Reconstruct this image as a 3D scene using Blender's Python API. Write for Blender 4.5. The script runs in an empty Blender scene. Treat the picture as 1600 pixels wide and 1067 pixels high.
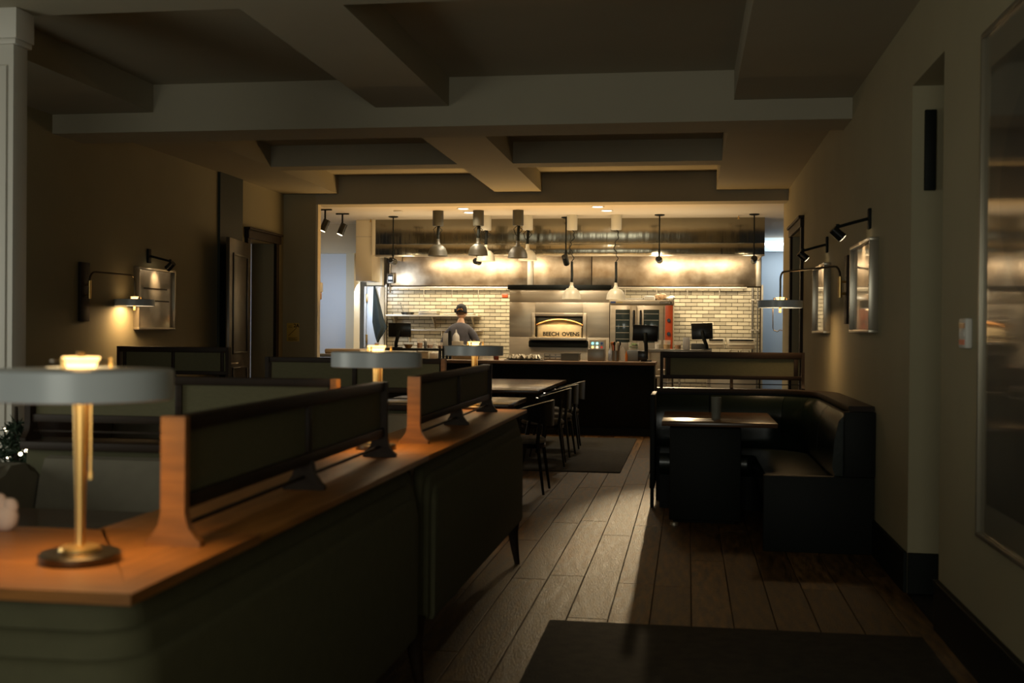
import bpy, bmesh, math, random
from mathutils import Vector, Matrix
random.seed(7)
S = bpy.context.scene
COL = S.collection
PI = math.pi
# ------------------------------------------------------------------ camera, world, light, exposure
FPX = 1800.0
CH = 1.42
YAW, PITCH, ROLL = math.radians(8.69), math.radians(-.43), math.radians(.5)
cam = bpy.data.objects.new('camera', bpy.data.cameras.new('camera'))
COL.objects.link(cam)
fw = Vector((-math.sin(YAW)*math.cos(PITCH), math.cos(YAW)*math.cos(PITCH), math.sin(PITCH)))
rt = Vector((math.cos(YAW), math.sin(YAW), 0)); up = rt.cross(fw)
r2 = rt*math.cos(ROLL)+up*math.sin(ROLL); u2 = up*math.cos(ROLL)-rt*math.sin(ROLL)
M = Matrix((r2, u2, -fw)).transposed().to_4x4(); M.translation = (0, 0, CH)
cam.matrix_world = M
cam.data.sensor_width = 36; cam.data.lens = FPX/1600*36
cam.data.clip_start = .05; cam.data.clip_end = 100
cam.data.dof.use_dof = True; cam.data.dof.focus_distance = 16.5; cam.data.dof.aperture_fstop = 3.4
S.camera = cam
S.view_settings.view_transform = 'Standard'; S.view_settings.look = 'None'
S.view_settings.gamma = 1; S.view_settings.use_curve_mapping = False
S.view_settings.exposure = 0.0
W = bpy.data.worlds.new('world'); S.world = W; W.use_nodes = True
W.node_tree.nodes['Background'].inputs[0].default_value = (.30, .36, .42, 1)
W.node_tree.nodes['Background'].inputs[1].default_value = .05
def light(name, kind, loc, energy, color, size=None, size_y=None, target=None, spot=None, blend=.6, parent=None, rad=.03):
    d = bpy.data.lights.new(name, kind); d.energy = energy; d.color = color
    if kind == 'AREA':
        d.shape = 'RECTANGLE' if size_y else 'DISK'; d.size = size
        if size_y: d.size_y = size_y
    else: d.shadow_soft_size = rad
    if kind == 'SPOT': d.spot_size = math.radians(spot); d.spot_blend = blend
    o = bpy.data.objects.new(name, d); COL.objects.link(o); o.location = loc
    if target is not None:
        o.rotation_euler = (Vector(target)-Vector(loc)).to_track_quat('-Z', 'Y').to_euler()
    if parent is not None: o.parent = parent
    return o
WARM = (1, .74, .42); CREAM = (1, .83, .58); COOL = (.95, .95, .80); TUNG = (1, .55, .2)
# daylight of the windows behind the camera
light('window_light_back', 'AREA', (-.8, -2.7, 1.7), 78, COOL, 2.6, 1.8, (-.4, 9, 2.9))
light('window_light_left', 'AREA', (-5.1, 3.4, 1.6), 42, COOL, 2.2, 1.8, (0, 5.6, 2.6))
# kitchen
light('kitchen_bounce_fill', 'AREA', (-2.0, 17.05, 2.25), 26, CREAM, 5.6, .5, (-2.0, 17.05, 9))  # added fill with no fixture, stands in for bounce onto the kitchen ceiling
light('pass_bounce_fill', 'AREA', (-2.2, 15.4, 1.75), 66, (1, .60, .22), 4.6, .5, (-2.2, 15.4, 9))  # added fixtureless fill, warm bounce from the pass onto the dining ceiling
light('hood_light_left', 'AREA', (-3.7, 18.65, 2.6), 46, CREAM, 1.9, .2, (-3.7, 19.3, 0))
light('hood_light_middle', 'AREA', (-2.0, 18.3, 2.6), 12, CREAM, 1.0, .2, (-2.0, 18.7, 0))
light('hood_light_right', 'AREA', (.2, 18.65, 2.6), 38, CREAM, 1.9, .2, (.2, 19.3, 0))
light('back_room_light', 'AREA', (2.1, 21.3, 3.0), 26, (.78, .9, 1), 1.6, 1.6, (2.0, 23, 1))
light('fridge_fill', 'AREA', (-5.36, 18.65, 2.15), 9, (.75, .85, 1), .3, None, (-5.36, 19.25, 1.3))  # added cool fill to brighten the fridge door, no lamp there
light('aisle_streak_fill', 'SPOT', (-.33, 17.25, 2.52), 800, WARM, target=(-.02, 7.9, 0), spot=14, blend=1.0, rad=.04)  # added spot without a fixture, makes the light streak on the aisle floor
light('cold_store_light', 'AREA', (-5.9, 17.6, 2.0), 8, (.66, .8, 1), .6, 1.0, (-6.0, 19.5, 1.2))

# ------------------------------------------------------------------ helpers
def at(u, v, Y):
    "point of the place seen at photo pixel (u, v), on the plane y = Y"
    d = fw+r2*((u-800)/FPX)+u2*(-(v-533.5)/FPX)
    return Vector((d.x*Y/d.y, Y, CH+d.z*Y/d.y))
MATS = {}
def mat(name, col, rough=.6, metal=0., var=0., vscale=4., bump=0., bscale=30., stretch=(1, 1, 1), coat=0., rand=0., emit=None, estr=0., spec=.5, sheen=0., alpha=1., trans=0., col2=None, rvar=0.):
    if name in MATS: return MATS[name]
    m = bpy.data.materials.new(name); m.use_nodes = True
    nt = m.node_tree; N = nt.nodes; L = nt.links; b = N['Principled BSDF']
    b.inputs['Roughness'].default_value = rough; b.inputs['Metallic'].default_value = metal
    b.inputs['Base Color'].default_value = (*col, 1)
    b.inputs['Specular IOR Level'].default_value = spec
    b.inputs['Coat Weight'].default_value = coat; b.inputs['Coat Roughness'].default_value = .05
    b.inputs['Sheen Weight'].default_value = sheen
    b.inputs['Alpha'].default_value = alpha; b.inputs['Transmission Weight'].default_value = trans
    if emit: b.inputs['Emission Color'].default_value = (*emit, 1); b.inputs['Emission Strength'].default_value = estr
    if var or bump or rvar:
        tc = N.new('ShaderNodeTexCoord'); mp = N.new('ShaderNodeMapping'); mp.inputs['Scale'].default_value = stretch
        L.new(tc.outputs['Object'], mp.inputs[0])
    last = None
    if var:
        n = N.new('ShaderNodeTexNoise'); n.inputs['Scale'].default_value = vscale; n.inputs['Detail'].default_value = 6
        L.new(mp.outputs[0], n.inputs[0])
        r = N.new('ShaderNodeValToRGB'); c2 = col2 or tuple(c*(1-var) for c in col)
        r.color_ramp.elements[0].position = .3; r.color_ramp.elements[1].position = .7
        r.color_ramp.elements[0].color = (*c2, 1); r.color_ramp.elements[1].color = (*[min(1, c*(1+var*.3)) for c in col], 1)
        L.new(n.outputs[0], r.inputs[0]); last = r.outputs[0]
        if rvar:
            mr = N.new('ShaderNodeMapRange'); mr.inputs[3].default_value = max(.02, rough-rvar); mr.inputs[4].default_value = rough+rvar
            L.new(n.outputs[0], mr.inputs[0]); L.new(mr.outputs[0], b.inputs['Roughness'])
    if rand:
        oi = N.new('ShaderNodeObjectInfo'); mr = N.new('ShaderNodeMapRange')
        mr.inputs[3].default_value = 1-rand; mr.inputs[4].default_value = 1+rand*.5
        L.new(oi.outputs['Random'], mr.inputs[0])
        mx = N.new('ShaderNodeMix'); mx.data_type = 'RGBA'; mx.blend_type = 'MULTIPLY'; mx.inputs[0].default_value = 1
        if last: L.new(last, mx.inputs[6])
        else: mx.inputs[6].default_value = (*col, 1)
        L.new(mr.outputs[0], mx.inputs[7]); last = mx.outputs[2]
    if last: L.new(last, b.inputs['Base Color'])
    if bump:
        n2 = N.new('ShaderNodeTexNoise'); n2.inputs['Scale'].default_value = bscale; n2.inputs['Detail'].default_value = 4
        L.new(mp.outputs[0], n2.inputs[0]); bp = N.new('ShaderNodeBump'); bp.inputs['Strength'].default_value = bump
        bp.inputs['Distance'].default_value = .02; L.new(n2.outputs[0], bp.inputs['Height']); L.new(bp.outputs[0], b.inputs['Normal'])
    MATS[name] = m; return m

class MB:
    def __init__(s): s.b = bmesh.new()
    def box(s, x0, x1, y0, y1, z0, z1, bev=0, seg=2):
        r = bmesh.ops.create_cube(s.b, size=1)
        vs = r['verts']
        for v in vs:
            v.co = Vector(((x0+x1)/2+v.co.x*(x1-x0), (y0+y1)/2+v.co.y*(y1-y0), (z0+z1)/2+v.co.z*(z1-z0)))
        if bev:
            es = list({e for v in vs for e in v.link_edges})
            bmesh.ops.bevel(s.b, geom=es, offset=bev, segments=seg, affect='EDGES', profile=.5)
        return s
    def cyl(s, p0, p1, r0, r1=None, n=16, caps=True):
        r1 = r0 if r1 is None else r1
        p0 = Vector(p0); p1 = Vector(p1); d = (p1-p0)
        q = d.to_track_quat('Z', 'Y').to_matrix()
        A = [s.b.verts.new(p0+q@Vector((math.cos(2*PI*i/n)*r0, math.sin(2*PI*i/n)*r0, 0))) for i in range(n)]
        B = [s.b.verts.new(p1+q@Vector((math.cos(2*PI*i/n)*r1, math.sin(2*PI*i/n)*r1, 0))) for i in range(n)]
        for i in range(n): s.b.faces.new((A[i], A[(i+1) % n], B[(i+1) % n], B[i]))
        if caps: s.b.faces.new(A[::-1]); s.b.faces.new(B)
        return s
    def lathe(s, prof, c=(0, 0, 0), n=32, close=False, sx=1, sy=1):
        c = Vector(c); rings = []
        for r, z in prof:
            if r < 1e-5: rings.append([s.b.verts.new(c+Vector((0, 0, z)))])
            else: rings.append([s.b.verts.new(c+Vector((math.cos(2*PI*i/n)*r*sx, math.sin(2*PI*i/n)*r*sy, z))) for i in range(n)])
        if close: rings.append(rings[0])
        for a, b in zip(rings, rings[1:]):
            for i in range(n):
                j = (i+1) % n
                if len(a) == 1 and len(b) == 1: continue
                if len(a) == 1: s.b.faces.new((a[0], b[j], b[i]))
                elif len(b) == 1: s.b.faces.new((a[i], a[j], b[0]))
                else: s.b.faces.new((a[i], a[j], b[j], b[i]))
        return s
    def tube(s, pts, r, n=8, caps=True):
        pts = [Vector(p) for p in pts]; rr = r if isinstance(r, (list, tuple)) else [r]*len(pts)
        rings = []; prev = None
        for i, p in enumerate(pts):
            t = (pts[min(i+1, len(pts)-1)]-pts[max(i-1, 0)]).normalized()
            if prev is None: x = t.orthogonal().normalized()
            else: x = (prev-t*prev.dot(t)).normalized()
            prev = x; y = t.cross(x)
            rings.append([s.b.verts.new(p+(x*math.cos(2*PI*k/n)+y*math.sin(2*PI*k/n))*rr[i]) for k in range(n)])
        for a, b in zip(rings, rings[1:]):
            for k in range(n): s.b.faces.new((a[k], a[(k+1) % n], b[(k+1) % n], b[k]))
        if caps: s.b.faces.new(rings[0][::-1]); s.b.faces.new(rings[-1])
        return s
    def prism(s, poly, axis, a0, a1):
        # poly: 2D points; axis 'x': (y,z), 'y': (x,z), 'z': (x,y)
        def P(p, a):
            return {'x': (a, p[0], p[1]), 'y': (p[0], a, p[1]), 'z': (p[0], p[1], a)}[axis]
        A = [s.b.verts.new(P(p, a0)) for p in poly]; B = [s.b.verts.new(P(p, a1)) for p in poly]
        n = len(poly); s.b.faces.new(A); s.b.faces.new(B[::-1])
        for i in range(n): s.b.faces.new((A[i], B[i], B[(i+1) % n], A[(i+1) % n]))
        return s
    def sweep(s, path, prof, z0=0):
        # path [(x,y,nx,ny)], prof closed [(inward offset, z)]
        rings = [[s.b.verts.new((x+nx*o, y+ny*o, z0+z)) for o, z in prof] for x, y, nx, ny in path]
        n = len(prof)
        for a, b in zip(rings, rings[1:]):
            for k in range(n): s.b.faces.new((a[k], a[(k+1) % n], b[(k+1) % n], b[k]))
        s.b.faces.new(rings[0][::-1]); s.b.faces.new(rings[-1])
        return s
    def sphere(s, c, r, sc=(1, 1, 1), n=16):
        q = bmesh.ops.create_uvsphere(s.b, u_segments=n, v_segments=max(6, n//2), radius=r)
        for v in q['verts']: v.co = Vector(c)+Vector((v.co.x*sc[0], v.co.y*sc[1], v.co.z*sc[2]))
        return s
    def rot(s, ang, axis, c):
        bmesh.ops.rotate(s.b, verts=s.b.verts, cent=Vector(c), matrix=Matrix.Rotation(ang, 3, axis)); return s
    def build(s, name, m, parent=None, smooth=True, label=None, kind=None):
        bmesh.ops.recalc_face_normals(s.b, faces=s.b.faces)
        me = bpy.data.meshes.new(name)
        if parent is not None:
            off = Vector((0, 0, 0)); p = parent
            while p is not None: off += p.location; p = p.parent
            loc = Vector((0, 0, 0))
        else:
            xs = [v.co.x for v in s.b.verts]; ys = [v.co.y for v in s.b.verts]; zs = [v.co.z for v in s.b.verts]
            off = Vector(((min(xs)+max(xs))/2, (min(ys)+max(ys))/2, min(zs))); loc = off
        for v in s.b.verts: v.co -= off
        s.b.to_mesh(me); s.b.free()
        me.materials.append(m)
        if smooth:
            me.polygons.foreach_set('use_smooth', [True]*len(me.polygons))
            try: me.set_sharp_from_angle(angle=math.radians(38))
            except Exception: pass
        o = bpy.data.objects.new(name, me); COL.objects.link(o); o.location = loc
        if parent is not None: o.parent = parent
        if label: o['label'] = label
        if kind: o['kind'] = kind
        return o
def B(*a, bev=0, seg=2): return MB().box(*a, bev=bev, seg=seg)
def thing(name, label, cat, loc=(0, 0, 0), group=None):
    o = bpy.data.objects.new(name, None); COL.objects.link(o); o.location = loc; o.empty_display_size = .1
    o['label'] = label; o['category'] = cat
    if group: o['group'] = group
    return o
def tag(o, label, cat, group=None, kind=None):
    o['label'] = label; o['category'] = cat
    if group: o['group'] = group
    if kind: o['kind'] = kind
    return o
def struct(name, mb, m, parent=None):
    o = mb.build(name, m, parent, smooth=False)
    if parent is None: o['kind'] = 'structure'
    return o
def kids(o): return [c for c in bpy.data.objects if c.parent == o]
def dup(root, loc, rz=None, label=None, group=None):
    r = root.copy(); COL.objects.link(r); r.location = loc
    if rz is not None: r.rotation_euler = (0, 0, rz)
    if label: r['label'] = label
    if group: r['group'] = group
    for ch in kids(root):
        c = ch.copy(); COL.objects.link(c); c.parent = r
        for g in kids(ch):
            d = g.copy(); COL.objects.link(d); d.parent = c
    return r
def rrect(x0, x1, z0, z1, r, n=6):
    r = min(r, (x1-x0)/2.01, (z1-z0)/2.01); P = []
    for cx, cz, a in ((x1-r, z1-r, 0), (x0+r, z1-r, 90), (x0+r, z0+r, 180), (x1-r, z0+r, 270)):
        for i in range(n+1):
            t = math.radians(a+90*i/n); P.append((cx+r*math.cos(t), cz+r*math.sin(t)))
    return P
def text_mesh(txt, size, loc, rot, m, parent, depth=.002, name='lettering', align='CENTER'):
    c = bpy.data.curves.new('t', 'FONT'); c.body = txt; c.size = size; c.extrude = depth; c.align_x = align; c.align_y = 'CENTER'; c.offset = size*.022
    t = bpy.data.objects.new('t', c); COL.objects.link(t)
    bpy.context.view_layer.update()
    me = bpy.data.meshes.new_from_object(t.evaluated_get(bpy.context.evaluated_depsgraph_get()))
    bpy.data.objects.remove(t)
    me.materials.clear(); me.materials.append(m)
    o = bpy.data.objects.new(name, me); COL.objects.link(o); o.parent = parent
    off = Vector((0, 0, 0)); p = parent
    while p is not None: off += p.location; p = p.parent
    o.location = Vector(loc)-off; o.rotation_euler = rot
    return o

# ------------------------------------------------------------------ materials
wallm = mat('olive wall paint', (.33, .29, .18), .75, var=.06, vscale=2, bump=.04, bscale=60)
ceilm = mat('ceiling paint', (.36, .325, .24), .8, var=.05, vscale=1.5)
shadedwall = mat('shaded wall green', (.012, .02, .014), .6)  # near-black tone holds the shade of unlit wall
whitem = mat('white gloss paint', (.62, .60, .55), .45)
kceil = mat('kitchen ceiling paint', (.66, .57, .43), .7)
kwhite = mat('kitchen white board', (.66, .68, .70), .5)
kcream = mat('kitchen cream paint', (.60, .52, .36), .55)
grout = mat('grout', (.05, .036, .02), .9)
tilem = mat('glazed cream tile', (.62, .54, .37), .3, rand=.30, var=.12, vscale=6, spec=.5)
stainm = mat('stained glazed tile', (.60, .42, .14), .25, rand=.2)
steel = mat('brushed stainless steel', (.62, .55, .43), .40, .8, var=.14, vscale=3, stretch=(.6, 1, 5), bump=.03, bscale=5, rvar=.06)
hoodm = mat('polished hood steel', (.33, .30, .225), .19, 1, var=.10, vscale=1.2, bump=1.0, bscale=1.3, stretch=(1.8, 1, .35))
panelm = mat('heat-stained steel', (.52, .42, .30), .33, 1, var=.30, vscale=5, bump=.05, bscale=6, col2=(.33, .24, .15), rvar=.07)
steeld = mat('dull steel', (.30, .28, .24), .4, 1)
blackm = mat('black matt paint', (.004, .0055, .004), .6, spec=.2)
blackg = mat('black gloss plastic', (.008, .009, .009), .25)
counterm = mat('near-black counter front', (.005, .006, .003), .65, spec=.2)
oak = mat('oiled oak', (.27, .105, .019), .42, var=.35, vscale=6, stretch=(8, .8, 8), bump=.05, bscale=30)
oakx = mat('oiled oak crosswise', (.27, .105, .019), .42, var=.35, vscale=6, stretch=(.8, 8, 8))
walnut = mat('dark walnut', (.022, .012, .006), .55, spec=.2, var=.3, vscale=8, stretch=(1, 8, 8))
tablem = mat('polished dark table wood', (.075, .040, .020), .22, var=.3, vscale=6, stretch=(8, .8, 8))
plankm = mat('worn oak floorboards', (.185, .105, .040), .47, var=.8, vscale=3.2, stretch=(9, 1.3, 1), bump=.3, bscale=22, rand=.55, spec=.15, rvar=.12)
subm = mat('floor joints', (.010, .007, .004), .9)
cap_up = mat('grey green upholstery', (.080, .076, .040), .85, var=.10, vscale=20, bump=.15, bscale=300, sheen=.0, spec=.3)
greyup = mat('taupe grey upholstery', (.17, .155, .12), .85, var=.08, vscale=15, bump=.1, bscale=300, sheen=.0, spec=.2)
panelf = mat('olive screen cloth', (.105, .095, .045), .8, var=.12, vscale=40, stretch=(1, 1, 4), bump=.2, bscale=200)
leather = mat('black green leather', (.005, .010, .007), .26, bump=.05, bscale=25, spec=.45)
shadem = mat('blue grey lamp enamel', (.46, .50, .53), .32)
brass = mat('warm brass', (.80, .52, .19), .36, 1)
darkbr = mat('dark bronze', (.10, .08, .05), .3, .9)
bulbm = mat('warm bulb glass', (1, .75, .4), .4, emit=(1, .62, .22), estr=2.4)
diffm = mat('lamp diffuser', (.9, .8, .6), .5, emit=(1, .78, .48), estr=3.0)
bulbs = mat('spot bulb', (1, .9, .7), .4, emit=(1, .8, .5), estr=9)
ledm = mat('recessed light glass', (1, 1, 1), .5, emit=(1, .93, .8), estr=6)
tubem = mat('fluorescent tube glass', (1, 1, 1), .5, emit=(.85, .95, 1), estr=5)
rugm = mat('dark wool rug', (.030, .026, .016), .95, var=.5, vscale=14, bump=.4, bscale=120)
framem = mat('aged silver frame', (.38, .34, .27), .3, .7)
skin = mat('skin', (.62, .36, .22), .5)
shirtm = mat('grey work shirt', (.085, .080, .090), .85, var=.15, vscale=10, bump=.2, bscale=18)
foliage = mat('dark fir needles', (.012, .03, .012), .7, rand=.2)
herb = mat('green herbs', (.10, .22, .03), .6, var=.4, vscale=30)
clearm = mat('clear plastic tub', (.80, .76, .66), .2, alpha=.22)
paper = mat('white paper', (.72, .70, .64), .7)
redm = mat('red orange panel enamel', (.62, .09, .02), .35)
glassd = mat('dark oven glass', (.035, .05, .048), .12, spec=.6)
towelm = mat('dark green cloth', (.012, .018, .015), .9, var=.3, vscale=8, bump=.3, bscale=12)
amber = mat('amber sauce', (.34, .13, .02), .3)
brick_in = mat('oven firebrick', (.62, .50, .30), .8, var=.15, vscale=12)

# ------------------------------------------------------------------ room shell
XR, XL = 1.21, -5.30
YE, YE2 = 14.6, 14.95        # kitchen opening beam
YK = 19.5                    # kitchen back wall
# floor: sub-floor with one board object per plank
fl = struct('floor', B(XL-.2, 3.2, -3.0, 24.2, -.1, -.014), subm)
shared = {}
x = XL; col = 0
while x < XR-.02:
    w = .205; x1 = min(x+w, XR)
    y = -2.4-random.random()*1.4
    while y < YE2+1.2:
        ln = random.choice((2.0, 2.4, 2.8)); 
        if y+ln > 3.0 or x > -1.2:
            key = (round(x1-x, 3), ln)
            if key not in shared:
                mb = B(-(x1-x)/2+.0022, (x1-x)/2-.0022, .002, ln-.002, -.016, 0, bev=.0018, seg=1)
                o = mb.build('plank', plankm, fl, smooth=False); shared[key] = o.data
                for v in o.data.vertices: v.co += fl.location
            else:
                o = bpy.data.objects.new('plank', shared[key]); COL.objects.link(o); o.parent = fl
            o.location = Vector(((x+x1)/2, y, 0))-fl.location
        y += ln
    x = x1; col += 1
# recessed niche / passage in right wall between y 5.82 and 6.62, head at 2.80
RN0, RN1, RNZ = 5.82, 6.62, 2.80
wr = struct('wall_right', B(XR, XR+.35, -3, RN0, 0, 3.6), wallm)
struct('wall_panel', B(XR, XR+.35, RN1, 12.75, 0, 3.6), wallm, wr)
struct('wall_panel', B(XR, XR+.35, RN0, RN1, RNZ, 3.6), wallm, wr)
struct('wall_panel', B(XR+.33, XR+.45, RN0-.05, RN1+.05, 0, RNZ+.02), wallm, wr)
# wall past the dark doorway
DR0, DR1, DRZ = 12.75, 13.95, 2.58
struct('wall_panel', B(XR, XR+.35, DR0, DR1, DRZ, 3.6), wallm, wr)
struct('wall_panel', B(XR, XR+.35, DR1, YE2+.35, 0, 3.6), wallm, wr)
struct('wall_panel', B(XR+.9, XR+1.0, DR0-.3, DR1+.3, 0, 3.0), shadedwall, wr)
wl = struct('wall_left', B(XL-.3, XL, -3, 12.45, 0, 3.6), wallm)
struct('shaded_strip', B(XL-.3, XL+.03, 12.45, 13.12, 0, 3.45), shadedwall, wl)  # shade on this stretch of wall, put in as a dark strip
DL0, DL1, DLZ = 13.36, 14.25, 2.54
struct('wall_panel', B(XL-.3, XL, 13.12, DL0, 0, 3.6), wallm, wl)
struct('wall_panel', B(XL-.3, XL, DL0, DL1, DLZ, 3.6), wallm, wl)
struct('wall_panel', B(XL-.3, XL, DL1, YE, 0, 3.6), wallm, wl)
struct('wall_panel', B(-6.2, -6.1, DL0-.3, DL1+.3, 0, 3.0), shadedwall, wl)
# wall behind the camera with window opening
wb = struct('wall_behind', B(XL, -2.2, -3.2, -3, 0, 3.6), wallm)
struct('wall_panel', B(.6, XR, -3.2, -3, 0, 3.6), wallm, wb)
struct('wall_panel', B(-2.2, .6, -3.2, -3, 0, .7), wallm, wb)
struct('wall_panel', B(-2.2, .6, -3.2, -3, 2.7, 3.6), wallm, wb)
# coffered ceiling
cl = struct('ceiling', B(XL, XR, -3, YE2, 3.45, 3.6), ceilm)
struct('side_soffit', B(.33, XR, -3, 9.0, 3.22, 3.45), ceilm, cl)
struct('side_soffit', B(.33, XR, 9.5, YE, 3.22, 3.45), ceilm, cl)
struct('side_soffit', B(XL, -4.4, -3, 9.0, 3.22, 3.45), ceilm, cl)
struct('side_soffit', B(XL, -4.55, 9.5, YE, 3.22, 3.45), ceilm, cl)
struct('long_beam', B(-2.50, -1.90, -3, 9.0, 3.22, 3.45), ceilm, cl)
struct('long_beam', B(-2.46, -1.86, 9.5, YE, 3.22, 3.45), ceilm, cl)
struct('deep_cross_beam', B(XL, XR, 9.0, 9.5, 3.06, 3.45, ), ceilm, cl)
struct('kitchen_opening_beam', B(-4.86, XR, YE, YE2, 3.085, 3.45), ceilm, cl)
for a, b_ in ((XL+.9, -2.50), (-1.90, .33)):
    struct('cross_beam', B(a, b_, 5.5, 6.15, 3.22, 3.45), ceilm, cl)
    struct('cross_beam', B(a, b_, 1.2, 1.8, 3.22, 3.45), ceilm, cl)
for a, b_ in ((-4.55, -2.46), (-1.86, .33)):
    struct('cross_beam', B(a, b_, 12.12, 12.42, 3.22, 3.45), ceilm, cl)
# pier left of the kitchen opening, and its thin light jamb
pr_ = struct('wall_pier', B(-5.6, -4.86, YE, YE+.12, 0, 3.45), wallm); 
struct('pier_edge', B(-4.86, -4.83, YE+.01, YE+.13, 0, 3.085), kcream, pr_)
# baseboards
def skirting(name, x0, x1, y0, y1):
    o = B(x0, x1, y0, y1, 0, .20).box(x0-(0.006 if x1 > 0 else -.006), x1, y0, y1, 0.20, .215).build(name, blackm, smooth=False); o['kind'] = 'structure'; return o
skm = struct('baseboard_right', B(XR-.022, XR, -3, RN0, 0, .225, bev=.004), blackm)
struct('skirting_board', B(XR-.022, XR, RN1, 12.7, 0, .225, bev=.004), blackm, skm)
struct('skirting_board', B(XR, XR+.33, RN1-.022, RN1, 0, .225, bev=.004), blackm, skm)
struct('skirting_cap', B(XR-.03, XR, -3, RN0, .225, .245, bev=.004), blackm, skm)
struct('baseboard_left', B(XL, XL+.022, -3, 12.5, 0, .225, bev=.004), blackm)
# white panelled column at left edge
cm = thing('column', 'white painted square column with moulded capital at the far left edge', 'column', (-3.98, 6.3, 0))
cm['kind'] = 'structure'; del cm['label']; del cm['category']; cm.name = 'trim_1'
B(-4.25, -3.765, 5.99, 6.13, 0, 3.02, bev=.004).build('shaft', whitem, cm)
B(-4.30, -3.745, 5.975, 6.145, 3.02, 3.05, bev=.006).build('capital_moulding', whitem, cm)
B(-4.28, -3.735, 5.965, 6.149, 3.05, 3.22, bev=.004).build('capital', whitem, cm)
B(-4.20, -3.80, 5.975, 5.99, .3, 2.9, bev=.005).build('face_panel', whitem, cm)
B(-4.29, -3.74, 5.97, 6.15, 0, .2, bev=.006).build('plinth', whitem, cm)
# doors ------------------------------------------------------------
d1 = struct('door_1', B(XL, XL+.04, DL0-.09, DL0, 0, DLZ, bev=.004), walnut)           # left doorway casing
struct('casing', B(XL, XL+.04, DL1, DL1+.10, 0, DLZ, bev=.004), walnut, d1)
struct('head_casing', B(XL, XL+.06, DL0-.11, DL1+.12, DLZ, DLZ+.10, bev=.006), walnut, d1)
struct('cornice', B(XL, XL+.08, DL0-.13, DL1+.14, DLZ+.10, DLZ+.13, bev=.006), walnut, d1)
doorm = mat('dark varnished door', (.055, .040, .022), .32, var=.3, vscale=5, stretch=(1, 1, .3))
lf = thing('open_door_leaf', '', '', (-5.24, 13.24, 0)); del lf['label']; del lf['category']; lf['kind'] = 'structure'; lf.name = 'door_2'
B(-5.26, -5.22, 12.20, 13.24, .01, 2.46, bev=.003).build('leaf', doorm, lf)
for z0, z1 in ((.25, 1.0), (1.15, 2.3)):
    for (a, b_, c, d_) in ((12.36, 13.08, z0, z0+.025), (12.36, 13.08, z1-.025, z1), (12.36, 12.385, z0, z1), (13.055, 13.08, z0, z1)):
        B(-5.22, -5.205, a, b_, c, d_, bev=.003).build('moulding', doorm, lf)
h = MB(); h.cyl((-5.22, 12.28, 1.05), (-5.17, 12.28, 1.05), .012).cyl((-5.17, 12.28, 1.05), (-5.17, 12.40, 1.05), .010); h.build('door_handle', steel, lf)
lf.rotation_euler = (0, 0, math.radians(9))
d3 = struct('door_3', B(XR-.03, XR, DR0-.12, DR0, 0, DRZ, bev=.004), walnut)
struct('casing', B(XR-.03, XR, DR1, DR1+.12, 0, DRZ, bev=.004), walnut, d3)
struct('head_casing', B(XR-.04, XR, DR0-.13, DR1+.13, DRZ, DRZ+.09, bev=.006), walnut, d3)
struct('cornice', B(XR-.06, XR, DR0-.15, DR1+.15, DRZ+.09, DRZ+.12, bev=.006), walnut, d3)
# niche fitting
o = B(XR+.06, XR+.12, RN1-.05, RN1-.022, 2.22, 2.66, bev=.004).build('wall_heater', blackm); tag(o, 'tall narrow black fitting high on the recess jamb in the right wall', 'fitting')

# ------------------------------------------------------------------ kitchen shell
kx0, kx1 = -7.4, 3.2
kc = struct('trim_2', B(kx0, kx1, YE2, 24.2, 3.20, 3.45), kceil)     # kitchen ceiling
bk = struct('wall_back', B(-5.19, 1.19, YK, YK+.15, 0, 3.2), grout)
tw, th = .181, .0535; pw, ph = .1905, .0635
tmesh = None; n = 0
def put_tile(cx, cz, w):
    global tmesh, n
    if tmesh is None:
        o = B(-tw/2, tw/2, -.010, 0, -th/2, th/2, bev=.0025, seg=1).build('tile', tilem, bk, smooth=False)
        for v in o.data.vertices: v.co += bk.location
        tmesh = o.data
    else:
        o = bpy.data.objects.new('tile', tmesh); COL.objects.link(o); o.parent = bk
    o.location = Vector((cx, YK, cz))-bk.location; o.scale = (w/tw, 1, 1)
    n += 1; return o
small = MB()
for zone in ((-5.18, -2.88, 1.16), (-.24, 1.17, 1.16), (-1.35, -.24, 2.03)):
    xa, xb, zlo = zone; row = 0; z = 2.205-ph/2
    while z > .2:
        x = xa-(pw/2 if row % 2 else 0)
        while x < xb:
            a = max(x, xa)+.003; b_ = min(x+pw, xb)-.003
            if b_-a > .03:
                if z > zlo and n < 296: put_tile((a+b_)/2, z, b_-a)
                elif z > zlo or zlo < 1.5: small.box(a, b_, YK-.010, YK, z-th/2, z+th/2)
            x += pw
        z -= ph; row += 1
small.build('hidden_tiles', tilem, bk, smooth=False, kind='stuff')
struct('trim_3', B(-5.22, -5.19, YK-.03, YK+.15, 0, 2.25), steel)
struct('trim_4', B(1.19, 1.22, YK-.05, YK+.15, 0, 2.25), steel)
# steel wall cladding behind the hood
st = thing('steel_wall_cladding', 'heat-stained stainless steel sheets lining the wall above the tiles', 'cladding', (-1.9, YK-.02, 2.2))
for i, (a, b_) in enumerate(((-5.12, -2.72), (-2.62, -1.63), (-1.615, 1.10))):
    B(a, b_, YK-.03, YK-.001, 2.225, 3.1, bev=.002).build('sheet', panelm, st)
B(-2.72, -2.62, YK-.045, YK-.001, 2.225, 3.1, bev=.004).build('cover_strip', steel, st)
B(1.10, 1.18, YK-.06, YK-.001, 2.225, 3.1, bev=.004).build('cover_strip', steel, st)
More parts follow.
